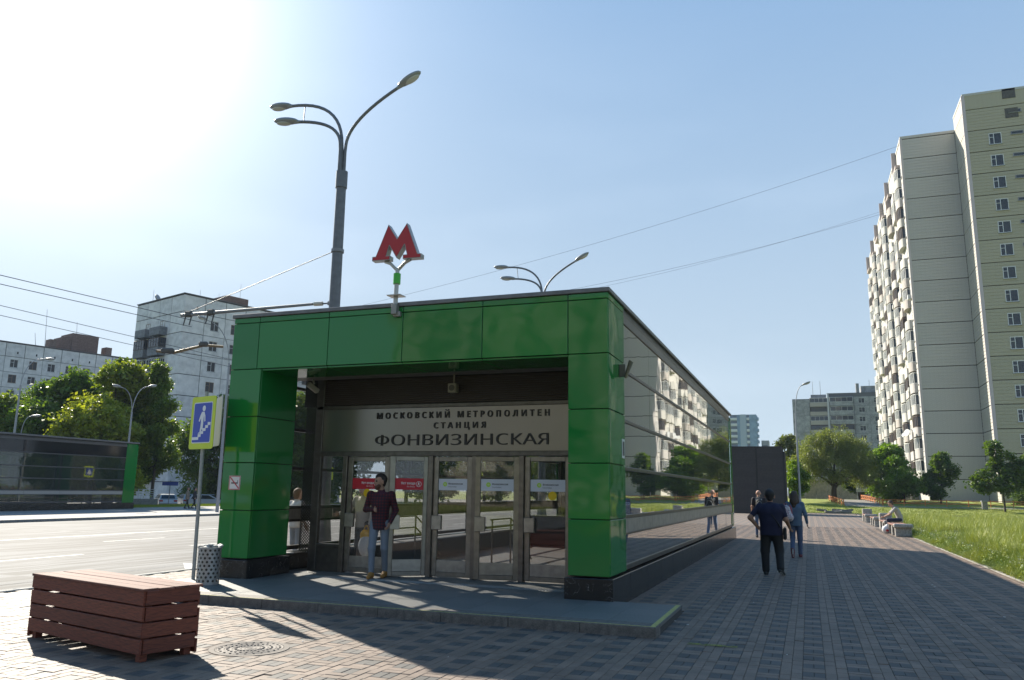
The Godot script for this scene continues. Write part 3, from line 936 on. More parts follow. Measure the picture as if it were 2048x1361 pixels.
	for px in [-8.17, -7.19, -6.385, -5.53, -4.645, -3.72]:
		b = MB.new(); b.cb(px - 0.045, px + 0.045, 0.12, 2.235, -13.27, -13.13, 0.006)
		obj("door_post", b, steel(2), t)
	b = MB.new(); b.cb(-8.72, -3.2, 2.32, 3.12, -13.2, -13.17, 0.004)
	var sp := obj("name_panel", b, mat(0.24, 0.233, 0.223, 0.28, 1.0), t)
	var ink := mat(0.012, 0.012, 0.012, 0.5)
	text("М О С К О В С К И Й   М Е Т Р О П О Л И Т Е Н", 0.115, 3.40, 0.02, ink, sp, Vector3(-5.85, 2.98, -13.16))
	text("С Т А Н Ц И Я", 0.11, 1.02, 0.02, ink, sp, Vector3(-5.85, 2.785, -13.16))
	text("ФОНВИЗИНСКАЯ", 0.195, 3.40, 0.02, ink, sp, Vector3(-5.85, 2.525, -13.16), 0.0, false)
	for i in 12:
		b = MB.new(); b.cbox(Vector3(-6.0, 3.225 + i * 0.04, -13.19), Vector3(5.7, 0.032, 0.03), 0.006, Basis.IDENTITY)
		obj("louvre_slat", b, mat(0.055, 0.042, 0.036, 0.45, 0.2), t)
	b = MB.new(); b.bb(-9.2, -3.1, 3.19, 4.5, -13.3, -13.215)
	obj("louvre_back", b, dark, t)
	b = MB.new(); b.cb(-9.5, -2.8, 3.70, 3.78, ZF - 1.0, -13.16, 0.01)
	obj("canopy_ceiling", b, mat(0.30, 0.29, 0.28, 0.45, 0.3, "soft", 0.5), t)
	# side light with its lower panel
	b = MB.new(); b.bb(-8.72, -8.22, 0.62, 2.235, -13.205, -13.195)
	obj("side_light", b, gl, t)
	b = MB.new(); b.cb(-8.72, -8.22, 0.12, 0.56, -13.22, -13.18, 0.004)
	obj("lower_panel", b, fr, t)
	b = MB.new()
	b.cb(-8.72, -8.22, 0.56, 0.62, -13.24, -13.15, 0.006)
	obj("sill", b, fr, t)
	# perforated strip between the side glass and the screen
	var hm := StandardMaterial3D.new()
	hm.albedo_color = Color(0.20, 0.20, 0.18); hm.albedo_texture = tex["holes"]; hm.transparency = BaseMaterial3D.TRANSPARENCY_ALPHA_SCISSOR; hm.alpha_scissor_threshold = 0.5
	hm.metallic = 0.6; hm.roughness = 0.4; hm.uv1_triplanar = true; hm.uv1_world_triplanar = true; hm.uv1_scale = Vector3.ONE * 18.0; hm.cull_mode = BaseMaterial3D.CULL_DISABLED
	b = MB.new(); b.face([Vector3(-9.13, 0.45, -13.2), Vector3(-8.885, 0.45, -13.2), Vector3(-8.885, 3.7, -13.2), Vector3(-9.13, 3.7, -13.2)], Vector3(0, 0, 1))
	obj("perforated_strip", b, hm, t)
	door(t, -8.12, -7.24, 0.0, true, false)
	door(t, -7.15, -6.44, 0.60, true, true)
	door(t, -6.34, -5.58, 0.0, false, false)
	door(t, -5.48, -4.70, 0.22, false, true)
	door(t, -4.60, -3.77, 0.0, false, false)
	for cx in [-7.70, -4.1]:
		b = MB.new()
		var pts := []
		for q in 24: pts.append(Vector3(cx + cos(TAU * q / 24) * .075, 1.56 + sin(TAU * q / 24) * .075, 0))
		b.face(pts, Vector3.BACK)
		obj("yellow_marker", b, mat(0.85, 0.55, 0.0, 0.5), t).position = Vector3(0, 0, -13.188)
	# small fittings
	b = MB.new(); b.cbox(Vector3(-5.93, 3.44, -13.02), Vector3(0.16, 0.17, 0.13), 0.01); b.cyl(Vector3(-5.93, 3.53, -13.05), Vector3(-5.93, 3.7, -13.05), 0.015, 0.015, 8)
	var spk := obj("loudspeaker", b, mat(0.30, 0.28, 0.22, 0.6), t)
	b = MB.new(); b.tube([Vector3(-5.93, 3.44, -12.955), Vector3(-5.93, 3.44, -12.945)], [0.055], 18)
	obj("grille", b, mat(0.10, 0.095, 0.08, 0.6), spk)
	b = MB.new(); b.cbox(Vector3(-8.72, 3.50, -12.75), Vector3(0.09, 0.09, 0.26), 0.012, Basis.from_euler(Vector3(-0.5, -0.4, 0))); b.cyl(Vector3(-8.8, 3.6, -12.9), Vector3(-8.9, 3.72, -13.0), 0.02, 0.02, 8)
	obj("security_camera", b, mat(0.32, 0.31, 0.28, 0.5), t)
	b = MB.new(); b.bb(-9.46, -9.22, 1.585, 1.825, ZF + 0.0005, ZF + 0.004)
	var ns: Node3D = obj("no_smoking_sign", b, mat(0.72, 0.70, 0.70, 0.5), t)
	b = MB.new()
	var rd := [[-9.455, -9.225, 1.81, 1.822], [-9.455, -9.225, 1.588, 1.60], [-9.455, -9.443, 1.60, 1.81], [-9.237, -9.225, 1.60, 1.81]]
	for r in rd: b.bb(r[0], r[1], r[2], r[3], ZF + 0.0045, ZF + 0.0055)
	b.box(Vector3(-9.34, 1.705, ZF + 0.0065), Vector3(0.27, 0.02, 0.001), Basis(Vector3.BACK, -0.78))
	obj("red_mark", b, mat(0.45, 0.03, 0.05, 0.5), ns)
	b = MB.new(); b.bb(-9.41, -9.28, 1.69, 1.712, ZF + 0.0045, ZF + 0.0055); b.bb(-9.28, -9.27, 1.69, 1.75, ZF + 0.0045, ZF + 0.0055)
	obj("cigarette_mark", b, mat(0.05, 0.04, 0.05, 0.5), ns)
	# flag holder and plate on the right pillar
	b = MB.new(); b.cb(XE + 0.002, XE + 0.10, 3.42, 3.62, ZF - 0.75, ZF - 0.71, 0.005)
	for q in 3: b.cyl(Vector3(XE + 0.10, 3.40, ZF - 0.74 + q * 0.035), Vector3(XE + 0.20, 3.66, ZF - 0.80 + q * 0.1), 0.014, 0.014, 8)
	obj("flag_holder", b, mat(0.14, 0.13, 0.12, 0.4, 0.6), t)
	b = MB.new(); b.cb(XE + 0.001, XE + 0.012, 2.16, 2.46, ZF - 1.02, ZF - 0.84, 0.003)
	var pl := obj("notice_plate", b, mat(0.6, 0.6, 0.58, 0.5), t)
	b = MB.new(); b.bb(XE + 0.0125, XE + 0.0135, 2.2, 2.42, ZF - 0.99, ZF - 0.87)
	obj("print", b, mat(0.04, 0.04, 0.04, 0.5), pl)
	b = MB.new(); b.cb(XL + 0.0, XL + 0.45, 0.42, 0.445, -13.12, ZF - 1.18, 0.004)
	obj("window_ledge", b, mat(0.45, 0.44, 0.42, 0.5), t)
	# entrance platform
	var pf: Node3D = struct(put(Node3D.new(), "entrance_platform"))
	var gran := [mat(0.15, 0.155, 0.15, 0.6, 0.0, "grain", 1.5), mat(0.165, 0.168, 0.162, 0.6, 0.0, "grain", 1.4)]
	var px0 := -9.85; var px1 := -1.72
	b = MB.new(); b.bb(px0 + .01, px1 - .01, -0.1, 0.105, -9.56, -11.6); b.bb(XL + 0.72, XE - 0.69, -0.1, 0.105, -11.6, -13.1)
	obj("bedding", b, mat(0.06, 0.055, 0.05, 0.9), pf)
	var nx := 13
	for i in nx:
		for j in 6:
			var z0 := -9.84 - j * 0.56
			var xa := lerpf(px0, px1, float(i) / nx); var xb := lerpf(px0, px1, (i + 1.0) / nx)
			if z0 < -11.40 and (xb < XL + 0.7 or xa > XE - 0.7): continue
			b = MB.new(); b.cb(maxf(xa, XL + 0.72 if z0 < -11.4 else -99.0) + 0.002, minf(xb, XE - 0.69 if z0 < -11.4 else 99.0) - 0.002, 0.08, 0.12, z0 - 0.558, z0, 0.002)
			obj("floor_slab", b, gran[(i * 7 + j * 3) % 2], pf)
	for i in 9:
		b = MB.new(); b.cb(lerpf(px0, px1, i / 9.0) + 0.002, lerpf(px0, px1, (i + 1) / 9.0) - 0.002, -0.05, 0.121, -9.838, -9.54, 0.008)
		obj("edge_stone", b, mat(0.17, 0.15, 0.13, 0.75, 0.0, "grime", 1.5), pf)
	b = MB.new(); b.bb(px0 + 0.05, px1 - 0.01, 0.1215, 0.124, -9.575, -9.552); b.bb(px1 - 0.07, px1 - 0.012, 0.1215, 0.124, -11.5, -9.58)
	obj("yellow_strip", b, mat(0.52, 0.47, 0.14, 0.7, 0.0, "asphalt", 3.0), pf)
	# raised tactile studs in front of the doors
	var stud := MB.new(); stud.lathe(Vector3.ZERO, [Vector2(0.018, 0.0), Vector2(0.014, 0.006), Vector2(0.0, 0.006)], 8)
	var tr := []
	for i in 95:
		for j in 5: tr.append(Transform3D(Basis.IDENTITY, Vector3(-8.3 + i * 0.05, 0.12, -12.25 - j * 0.05)))
	stuff(multi("tactile_studs", stud.mesh(), steel(1), tr, [], pf))

func metro_sign() -> void:
	var t := thing("metro_sign", "red letter M metro sign on a forked post above the green fascia", "sign", Vector3(-6.31, 4.60, ZF))
	var poly := PackedVector2Array()
	for q in [[0, 0], [.37, 0], [.37, .12], [.29, .12], [.345, .40], [.5, .04], [.655, .40], [.71, .12], [.63, .12], [.63, 0], [1, 0], [1, .12], [.93, .12], [.69, 1.0], [.5, .58], [.31, 1.0], [.07, .12], [0, .12]]:
		poly.append(Vector2((q[0] - 0.5) * 0.90, q[1] * 0.63))
	var f: Node3D = put(Node3D.new(), "letter", t)
	f.position = Vector3(-0.02, 0.84, 0.0); f.rotation.y = 0.06
	var b := MB.new(); b.prism(poly, -0.065, 0.065)
	obj("casing", b, mat(0.33, 0.32, 0.31, 0.35, 0.6, "soft", 2.0), f)
	var inner := Geometry2D.offset_polygon(poly, -0.012)
	b = MB.new(); b.prism(inner[0], 0.0652, 0.071)
	obj("red_face", b, mat(0.42, 0.012, 0.018, 0.3), f)
	b = MB.new(); b.prism(inner[0], -0.071, -0.0652)
	obj("red_face", b, mat(0.42, 0.012, 0.018, 0.3), f)
	var st := mat(0.42, 0.40, 0.36, 0.4, 0.5)
	b = MB.new()
	for s in [-1.0, 1.0]:
		b.tube([Vector3(-0.02, 0.66, 0), Vector3(-0.02 + s * 0.13, 0.79, -s * 0.01), Vector3(-0.02 + s * 0.24, 0.835, 0)], [0.028], 10)
	obj("fork", b, st, t)
	b = MB.new(); b.cyl(Vector3(0, 0.0, 0.06), Vector3(-0.02, 0.70, 0.0), 0.04, 0.036, 14)
	obj("post", b, st, t)
	b = MB.new(); b.cyl(Vector3(-0.012, 0.42, 0.02), Vector3(-0.017, 0.60, 0.01), 0.062, 0.062, 16)
	obj("green_sleeve", b, mat(0.06, 0.42, 0.03, 0.4), t)
	b = MB.new(); b.cb(-0.13, 0.13, 0.20, 0.215, -0.06, 0.15, 0.004)
	obj("flange", b, st, t)
	b = MB.new(); b.cb(-0.05, 0.05, -0.12, 0.06, 0.005, 0.12, 0.01); b.cb(-0.03, 0.10, -0.15, -0.06, 0.01, 0.08, 0.01)
	obj("bracket", b, mat(0.28, 0.27, 0.25, 0.5, 0.4), t)

func far_pavilion() -> void:
	var x := -46.0
	var t := thing("metro_pavilion", "second metro pavilion of dark glass with a green end across the road", "pavilion", Vector3.ZERO)
	var frame := mat(0.10, 0.10, 0.11, 0.4, 0.6)
	var stone := StandardMaterial3D.new()
	stone.albedo_texture = tex["stone"]; stone.roughness = 0.25; stone.uv1_triplanar = true; stone.uv1_world_triplanar = true; stone.uv1_scale = Vector3.ONE * 0.5
	glass_wall(t, x, 1.0, -24.0, -44.7, 8, glass(0.03, 0.045, 0.04, 0.50, 0.15, true), frame, mat(0.36, 0.35, 0.34, 0.5, 0.4), true)
	glass_wall(t, x - 6.8, -1.0, -24.0, -44.7, 8, glass(0.03, 0.04, 0.035, 0.18), frame, mat(0.36, 0.35, 0.34, 0.5, 0.4), true)
	for s in 5:
		panel_x(t, x + 0.03, -44.7, -45.75, SEAM[s], SEAM[s + 1], 1.0, s); panel_z(t, -44.7, x - 0.6, x - 0.0, SEAM[s], SEAM[s + 1], s)
	var b := MB.new(); b.bb(x - 0.6, x - 0.01, 0.42, 4.6, -44.75, -45.7); b.bb(x - 6.8, x - 6.2, 0.42, 4.6, -44.75, -45.7)
	obj("carcass", b, green_mat(0), t)
	b = MB.new(); b.bb(x - 6.7, x - 0.1, 4.45, 4.6, -24, -45.7)
	obj("roof", b, mat(0.14, 0.14, 0.14, 0.8), t)
	b = MB.new(); b.cb(x - 7.0, x + 0.08, 4.63, 4.74, -24, -45.8, 0.01)
	obj("coping", b, mat(0.16, 0.155, 0.16, 0.5, 0.3), t)
	plinth(t, x - 0.4, x + 0.06, -24, -45.8, stone, 12, false); plinth(t, x - 6.9, x - 6.4, -24, -45.8, stone, 12, false)
	b = MB.new(); b.bb(x - 6.4, x - 0.4, -0.05, 0.1, -24, -45.5)
	obj("inner_floor", b, mat(0.2, 0.2, 0.2, 0.6), t)
	b = MB.new(); b.bb(x - 6.4, x - 0.5, 0.1, 4.45, -30.0, -30.2)
	obj("inner_screen", b, mat(0.10, 0.10, 0.10, 0.6), t)

# ---------------------------------------------------------------- street lamps and wires
func bez(a: Vector3, b: Vector3, c: Vector3, n := 10) -> Array:
	var r := []
	for i in n + 1:
		var t := float(i) / n
		r.append(a.lerp(b, t).lerp(b.lerp(c, t), t))
	return r
func lamp_head(t: Node, p: Vector3, dir: Vector3, s := 1.0) -> void:
	var h: Node3D = put(Node3D.new(), "lamp_head", t)
	h.position = p
	var x := dir.normalized()
	var z := x.cross(Vector3.UP).normalized()
	h.basis = Basis(x, z.cross(x), z)
	var b := MB.new()
	b.ball(Vector3(0.30 * s, 0.03 * s, 0), Vector3(0.36, 0.09, 0.145) * s, 16, 10)
	b.cyl(Vector3(-0.12 * s, 0, 0), Vector3(0.1 * s, 0.01, 0), 0.04 * s, 0.07 * s, 10)
	obj("housing", b, mat(0.26, 0.27, 0.28, 0.45, 0.3), h)
	b = MB.new(); b.ball(Vector3(0.36 * s, -0.035 * s, 0), Vector3(0.22, 0.055, 0.11) * s, 14, 8)
	obj("lens", b, mat(0.45, 0.45, 0.42, 0.15), h)
func big_lamp(label: String, p: Vector3) -> Node3D:
	var t := thing("street_lamp", label, "street lamp", p, 0.0, "three-armed lamps along the near kerb")
	var gm := mat(0.16, 0.165, 0.18, 0.5, 0.3, "soft", 1.0)
	var b := MB.new(); b.tube([Vector3(0, -0.1, 0), Vector3(0, 9.35, 0)], [0.17, 0.125], 18)
	obj("pole", b, gm, t)
	b = MB.new(); b.tube([Vector3(0, 9.3, 0), Vector3(0, 9.75, 0)], [0.15], 18)
	obj("collar", b, gm, t)
	b = MB.new(); b.lathe(Vector3.ZERO, [Vector2(0.26, 0.0), Vector2(0.26, 0.25), Vector2(0.2, 0.9), Vector2(0.17, 1.0)], 18)
	obj("base", b, gm, t)
	var arms := [[Vector3(-1.78, 11.88, 0.0), -1.0, 0.0], [Vector3(-1.32, 11.22, 0.28), -1.0, 0.09], [Vector3(1.55, 11.95, -0.1), 1.0, -0.03]]
	for a in arms:
		var e: Vector3 = a[0]
		var mid := Vector3(a[1] * 0.10, e.y - (0.05 if a[1] < 0 else 0.75), e.z * 0.3)
		b = MB.new()
		var path := [Vector3(a[1] * 0.03, 9.6, a[2]), Vector3(a[1] * 0.035, 10.3, a[2])]
		path.append_array(bez(Vector3(a[1] * 0.05, 10.5, a[2]), mid, e, 12))
		b.tube(path, [0.05, 0.042], 10)
		obj("arm", b, gm, t)
		var pp: Vector3 = path[path.size() - 2]
		lamp_head(t, e, e - pp)
	b = MB.new(); b.cyl(Vector3(-1.28, 11.80, 0.0), Vector3(-1.13, 11.20, 0.24), 0.014, 0.014, 6)
	obj("tie_bar", b, gm, t)
	return t
func plain_lamp(label: String, p: Vector3, h: float, heads: Array, group := "") -> void:
	var t := thing("street_lamp", label, "street lamp", p, 0.0, group)
	var gm := mat(0.30, 0.31, 0.33, 0.5, 0.3)
	var b := MB.new(); b.tube([Vector3(0, -1.0, 0), Vector3(0, h * 0.8, 0)], [0.12, 0.065], 12)
	obj("pole", b, gm, t)
	for e in heads:
		b = MB.new()
		var path := [Vector3(0, h * 0.78, 0)]
		path.append_array(bez(Vector3(0, h * 0.8, 0), Vector3(e.x * 0.12, h + e.y * 0.7, e.z * 0.12), Vector3(e.x, h + e.y, e.z), 9))
		b.tube(path, [0.045, 0.03], 8)
		obj("arm", b, gm, t)
		lamp_head(t, path[path.size() - 1], path[path.size() - 1] - path[path.size() - 2], 1.1)
func cable(called: String, label: String, a: Vector3, c: Vector3, sag: float, r: float, group := "overhead wires") -> void:
	var path := []
	for i in 25:
		var t := i / 24.0
		path.append(a.lerp(c, t) - Vector3.UP * sag * 4.0 * t * (1.0 - t))
	var b := MB.new(); b.tube(path, [r], 6)
	tag(obj(called, b, mat(0.07, 0.07, 0.08, 0.6)), label, "wire", group)
func lamps_and_wires() -> void:
	big_lamp("tall three-armed street lamp rising behind the green fascia left of the red letter", Vector3(-11.0, 0, -16.8))
	big_lamp("three-armed street lamp showing only its heads above the pavilion roof", Vector3(-10.9, 0, -33.5))
	plain_lamp("slender single-arm lamp post on the lawn edge past the walking people", Vector3(-0.75, 0, -76), 11.1, [Vector3(0.75, 0.3, 0.2)])
	plain_lamp("tall single-arm lamp left of the trees behind the far pavilion roof", Vector3(-56.0, 0, -43.6), 11.3, [Vector3(0.3, 0.0, -1.6)], "lamps across the road")
	plain_lamp("low single-head lamp just above the far pavilion roof", Vector3(-60.0, 0, -47.3), 7.1, [Vector3(0.3, 0.0, -0.5)], "lamps across the road")
	plain_lamp("double-headed lamp standing in front of the trees beside the apartment block", Vector3(-50.0, 0, -48.7), 9.2, [Vector3(-0.2, 0.0, 1.2), Vector3(0.2, 0.35, -1.3)], "lamps across the road")
	plain_lamp("single-arm lamp with a conical base half hidden by the green pillar", Vector3(-36.9, 0, -43.9), 12.5, [Vector3(0.0, 0.0, 2.6)], "lamps across the road")
	# bracket arm for the trolley wires, on the first lamp
	var t := thing("wire_bracket", "grey horizontal bracket arm with insulators carrying trolley wires over the road", "bracket", Vector3(-11.0, 0, -16.8))
	var gm := mat(0.22, 0.22, 0.23, 0.5, 0.3)
	var b := MB.new(); b.tube([Vector3(-0.65, 6.25, 0), Vector3(-4.85, 6.22, 0)], [0.036, 0.05], 10)
	obj("arm", b, gm, t)
	b = MB.new(); b.cyl(Vector3(-0.15, 6.24, 0), Vector3(-0.66, 6.25, 0), 0.022, 0.022, 8); b.cbox(Vector3(-0.1, 6.24, 0), Vector3(0.2, 0.10, 0.06), 0.01)
	obj("hinge", b, gm, t)
	b = MB.new(); b.cyl(Vector3(-0.36, 6.245, 0), Vector3(-0.60, 6.25, 0), 0.055, 0.055, 10)
	obj("insulator", b, mat(0.5, 0.46, 0.38, 0.4), t)
	b = MB.new(); b.cyl(Vector3(-0.12, 7.6, 0), Vector3(-4.6, 6.3, 0), 0.011, 0.011, 6)
	obj("stay_rod", b, gm, t)
	b = MB.new(); b.lathe(Vector3(0, 7.56, 0), [Vector2(0.15, 0.0), Vector2(0.165, 0.0), Vector2(0.165, 0.08), Vector2(0.15, 0.08)], 16)
	obj("clamp_band", b, gm, t)
	for x in [-4.6, -3.85]:
		b = MB.new(); b.cbox(Vector3(x, 6.24, 0), Vector3(0.22, 0.16, 0.14), 0.03)
		for s in [-1, 1]: b.cyl(Vector3(x + s * 0.1, 6.18, 0), Vector3(x + s * 0.1 - 0.06, 5.93, 0), 0.02, 0.016, 8)
		obj("hanger", b, mat(0.10, 0.095, 0.09, 0.6, 0.3), t)
	var wl := ["inner trolley wire of the upper pair across the left sky", "outer trolley wire of the upper pair across the left sky"]
	cable("trolley_wire", wl[0], Vector3(-14.9, 5.2, 8), Vector3(-14.9, 5.93, -17), 0.05, 0.008)
	cable("trolley_wire", wl[1], Vector3(-15.65, 5.2, 8), Vector3(-15.65, 5.93, -17), 0.05, 0.008)
	cable("trolley_wire", "inner trolley wire of the lower pair across the left sky", Vector3(-22.0, 6.8, 0), Vector3(-22.0, 6.85, -50), 0.05, 0.009)
	cable("trolley_wire", "outer trolley wire of the lower pair across the left sky", Vector3(-22.5, 6.65, 0), Vector3(-22.5, 6.62, -50), 0.05, 0.009)
	cable("roof_cable", "upper thin cable sloping across the sky to the tall tower roof", Vector3(-66, 29, -104), Vector3(14.3, 48.6, -113), 1.2, 0.018, "roof cables")
	cable("roof_cable", "lower thin cable sloping across the sky to the tall tower roof", Vector3(-66, 28.4, -110), Vector3(15, 44.6, -128), 2.0, 0.018, "roof cables")
	cable("roof_cable", "lowest thin cable sloping across the sky beside the lower one", Vector3(-66, 28.0, -111), Vector3(15, 45.4, -129), 2.4, 0.014, "roof cables")
	t = thing("span_insulator", "bronze insulator hanger on the trolley wires in front of the apartment block", "insulator", Vector3(-21.9, 6.9, -24.3), 0.3)
	b = MB.new(); b.tube([Vector3(-1.6, -0.15, 0.2), Vector3(-1.0, -0.18, 0), Vector3(0.2, 0.12, 0), Vector3(0.9, 0.08, -0.1)], [0.05, 0.06, 0.05], 8)
	obj("rod", b, mat(0.25, 0.17, 0.09, 0.5, 0.3), t)
	b = MB.new(); b.cbox(Vector3(-1.2, -0.12, 0.1), Vector3(0.5, 0.2, 0.2), 0.05); b.cbox(Vector3(0.15, 0.16, 0), Vector3(0.35, 0.2, 0.2), 0.05)
	obj("clamp", b, mat(0.09, 0.08, 0.07, 0.6), t)

# ---------------------------------------------------------------- right-hand things
func bench(label: String, p: Vector3, back_block: bool) -> void:
	var t := thing("bench", label, "bench", p, 0.0, "concrete benches along the planting bed")
	var con := mat(0.42, 0.40, 0.37, 0.85, 0.0, "grime", 1.4)
	var wood := mat(0.30, 0.13, 0.085, 0.55, 0.0, "wood", 1.5)
	for z in [-1.45, 0.0, 1.45]:
		var b := MB.new(); b.cbox(Vector3(0, 0.2, z), Vector3(0.62, 0.40, 0.28), 0.02)
		obj("support", b, con, t)
	var e := MB.new(); e.cbox(Vector3(0.0, 0.44, 1.53), Vector3(0.74, 0.16, 0.34), 0.04)
	obj("end_cap", e, con, t)
	for k in 4:
		var b := MB.new(); b.cbox(Vector3(-0.26 + k * 0.165, 0.45, -0.1), Vector3(0.15, 0.06, 2.9), 0.015)
		obj("seat_slat", b, wood, t)
	if back_block:
		e = MB.new(); e.cbox(Vector3(0.0, 0.40, -1.9), Vector3(0.58, 0.80, 0.5), 0.03)
		obj("planter_block", e, con, t)
func right_side() -> void:
	bench("nearest concrete and wood bench on the paving edge", Vector3(3.60, 0, -38.9), false)
	bench("concrete bench the man in the checked shirt sits on", Vector3(3.60, 0, -43.6), true)
	bench("concrete bench just beyond the seated man", Vector3(3.60, 0, -50.2), false)
	bench("farthest concrete bench ending at a square concrete block", Vector3(3.60, 0, -57.5), true)
	# plastic bag on the ground
	var t := thing("carrier_bag", "white and red plastic bag on the ground by the bench", "bag", Vector3(3.2, 0, -40.4))
	var b := MB.new()
	b.ball(Vector3(0, 0.17, 0), Vector3(0.19, 0.18, 0.15), 14, 9); b.ball(Vector3(0.06, 0.28, 0.02), Vector3(0.1, 0.14, 0.08), 10, 7)
	obj("body", b, mat(0.72, 0.70, 0.70, 0.4), t)
	b = MB.new(); b.ball(Vector3(0.02, 0.14, 0.06), Vector3(0.10, 0.08, 0.105), 10, 7)
	obj("red_print", b, mat(0.6, 0.06, 0.06, 0.5), t)
	# dark metal kiosk at the end
	t = thing("vent_kiosk", "tall windowless dark brown metal clad kiosk at the end of the paving", "kiosk", Vector3(-4.15, 0, -76.5))
	var dm := [mat(0.030, 0.027, 0.028, 0.5, 0.1, "soft", 0.7), mat(0.034, 0.030, 0.031, 0.5, 0.1, "soft", 0.6)]
	for i in 2:
		for j in 11:
			b = MB.new()
			var x0 := -2.3 + i * 2.28
			b.cb(x0, x0 + 2.16, 0.02 + j * 0.525, 0.02 + (j + 1) * 0.525 - 0.006, 1.97, 2.0, 0.003)
			obj("cladding_strip", b, dm[(i + j) % 2], t)
	b = MB.new(); b.bb(-2.3, 2.1, 0.0, 5.75, -2.0, 1.96); b.bb(2.1, 2.32, 0.0, 5.4, -2.0, 1.9)
	obj("core", b, mat(0.012, 0.012, 0.012, 0.6), t)
	b = MB.new(); b.cb(-2.34, 2.14, 5.78, 5.86, -2.02, 2.03, 0.01)
	obj("cap", b, dm[0], t)
	# orange rail fences
	var om := mat(0.60, 0.19, 0.045, 0.6)
	var runs := [["low orange rail fence beside the drive in front of the willow", Vector3(2.2, 0, -102), Vector3(3.5, 0, -94.5), 7], ["low orange rail fence in front of the bright maple", Vector3(5.9, 0, -106), Vector3(7.4, 0, -96.0), 9], ["long orange rail fence below the grey end wall", Vector3(7.5, 0, -96.2), Vector3(36, 0, -96.2), 14]]
	for r in runs:
		t = thing("rail_fence", r[0], "fence", r[1], 0.0, "orange fences on the lawn")
		var d: Vector3 = r[2] - r[1]
		var n: int = r[3]
		for k in n + 1:
			var q := d * (float(k) / n)
			var g := gy(4, r[1].z + q.z) + 0.27
			b = MB.new(); b.cyl(q + Vector3(0, g - 0.1, 0), q + Vector3(0, g + 0.66, 0), 0.045, 0.045, 8)
			obj("post", b, om, t)
			if k < n:
				var q2 := d * ((k + 1.0) / n)
				var g2 := gy(4, r[1].z + q2.z) + 0.27
				b = MB.new()
				for h in [0.58, 0.2]: b.cyl(q + Vector3(0, g + h, 0), q2 + Vector3(0, g2 + h, 0), 0.032, 0.032, 6)
				for h in [[0.58, 0.2], [0.2, 0.58]]: b.cyl(q + Vector3(0, g + h[0], 0), q2 + Vector3(0, g2 + h[1], 0), 0.022, 0.022, 6)
				obj("rail_panel", b, om, t)
	# grey bin on the lawn
	t = thing("litter_bin", "grey square concrete bin on the lawn in front of the end wall", "bin", Vector3(16.5, gy(4, -92.8) + 0.27, -92.8))
	b = MB.new()
	var pr := rounded(0.5, 0.5, 0.05)
	b.cbox(Vector3(0, 0.38, 0), Vector3(0.48, 0.76, 0.48), 0.04)
	obj("body", b, mat(0.33, 0.33, 0.32, 0.85, 0.0, "grime", 1.2), t)
	b = MB.new(); b.cbox(Vector3(0, 0.80, 0), Vector3(0.62, 0.1, 0.62), 0.03)
	obj("rim", b, mat(0.36, 0.36, 0.35, 0.85), t)
	# heap of old kerb stones and boards
	t = thing("rubble_heap", "low heap of old grey kerb stones on the lawn edge", "rubble", Vector3(2.2, 0.0, -82.5))
	for k in 12:
		b = MB.new(); b.cbox(Vector3(rng.randf_range(-1.4, 1.3), 0.12 + (0.16 if k % 3 == 0 else 0.0), rng.randf_range(-0.6, 0.6)), Vector3(rng.randf_range(0.7, 1.3), 0.2, 0.28), 0.03, Basis.from_euler(Vector3(rng.randf_range(-.1, .1), rng.randf_range(-.5, .5), rng.randf_range(-.12, .12))))
		obj("stone", b, mat(0.22, 0.21, 0.20, 0.9, 0.0, "grime", 1.0), t)
	# notice board by the bushes
	t = thing("notice_board", "small pale board on two posts beside the maple bushes", "board", Vector3(6.3, gy(4, -108) + 0.27, -108))
	b = MB.new(); b.cbox(Vector3(0, 1.5, 0), Vector3(1.6, 1.1, 0.06), 0.01)
	obj("panel", b, mat(0.42, 0.45, 0.42, 0.7), t)
	for s in [-0.7, 0.7]:
		b = MB.new(); b.cyl(Vector3(s, 0, 0), Vector3(s, 2.05, 0), 0.035, 0.035, 8)
		obj("post", b, mat(0.3, 0.3, 0.3, 0.6), t)

# ---------------------------------------------------------------- plants
var leaves := 0
func leaf_clump(n: int, r: float, leaf: float, seed_: int, slim := 0.6) -> ArrayMesh:
	return leaf_mb(n, r, leaf, seed_, slim).mesh()
func leaf_mb(n: int, r: float, leaf: float, seed_: int, slim := 0.6) -> MB:
	var g := RandomNumberGenerator.new(); g.seed = seed_
	var b := MB.new()
	for i in n:
		var d := Vector3(g.randfn(), g.randfn(), g.randfn()).normalized() * r * pow(g.randf(), 0.5)
		var bas := Basis.from_euler(Vector3(g.randf_range(-0.9, 0.9), g.randf() * TAU, g.randf_range(-0.9, 0.9)))
		var L := leaf * g.randf_range(0.7, 1.25)
		var sh := g.randf_range(0.8, 1.2)
		b.col = Color(sh, sh, sh)
		b.face([d + bas * Vector3(-L, 0, 0), d + bas * Vector3(0, 0.12 * L, L * slim), d + bas * Vector3(L, -0.1 * L, 0), d + bas * Vector3(0, 0.1 * L, -L * slim)], bas.y)
	return b
var clumps := {}
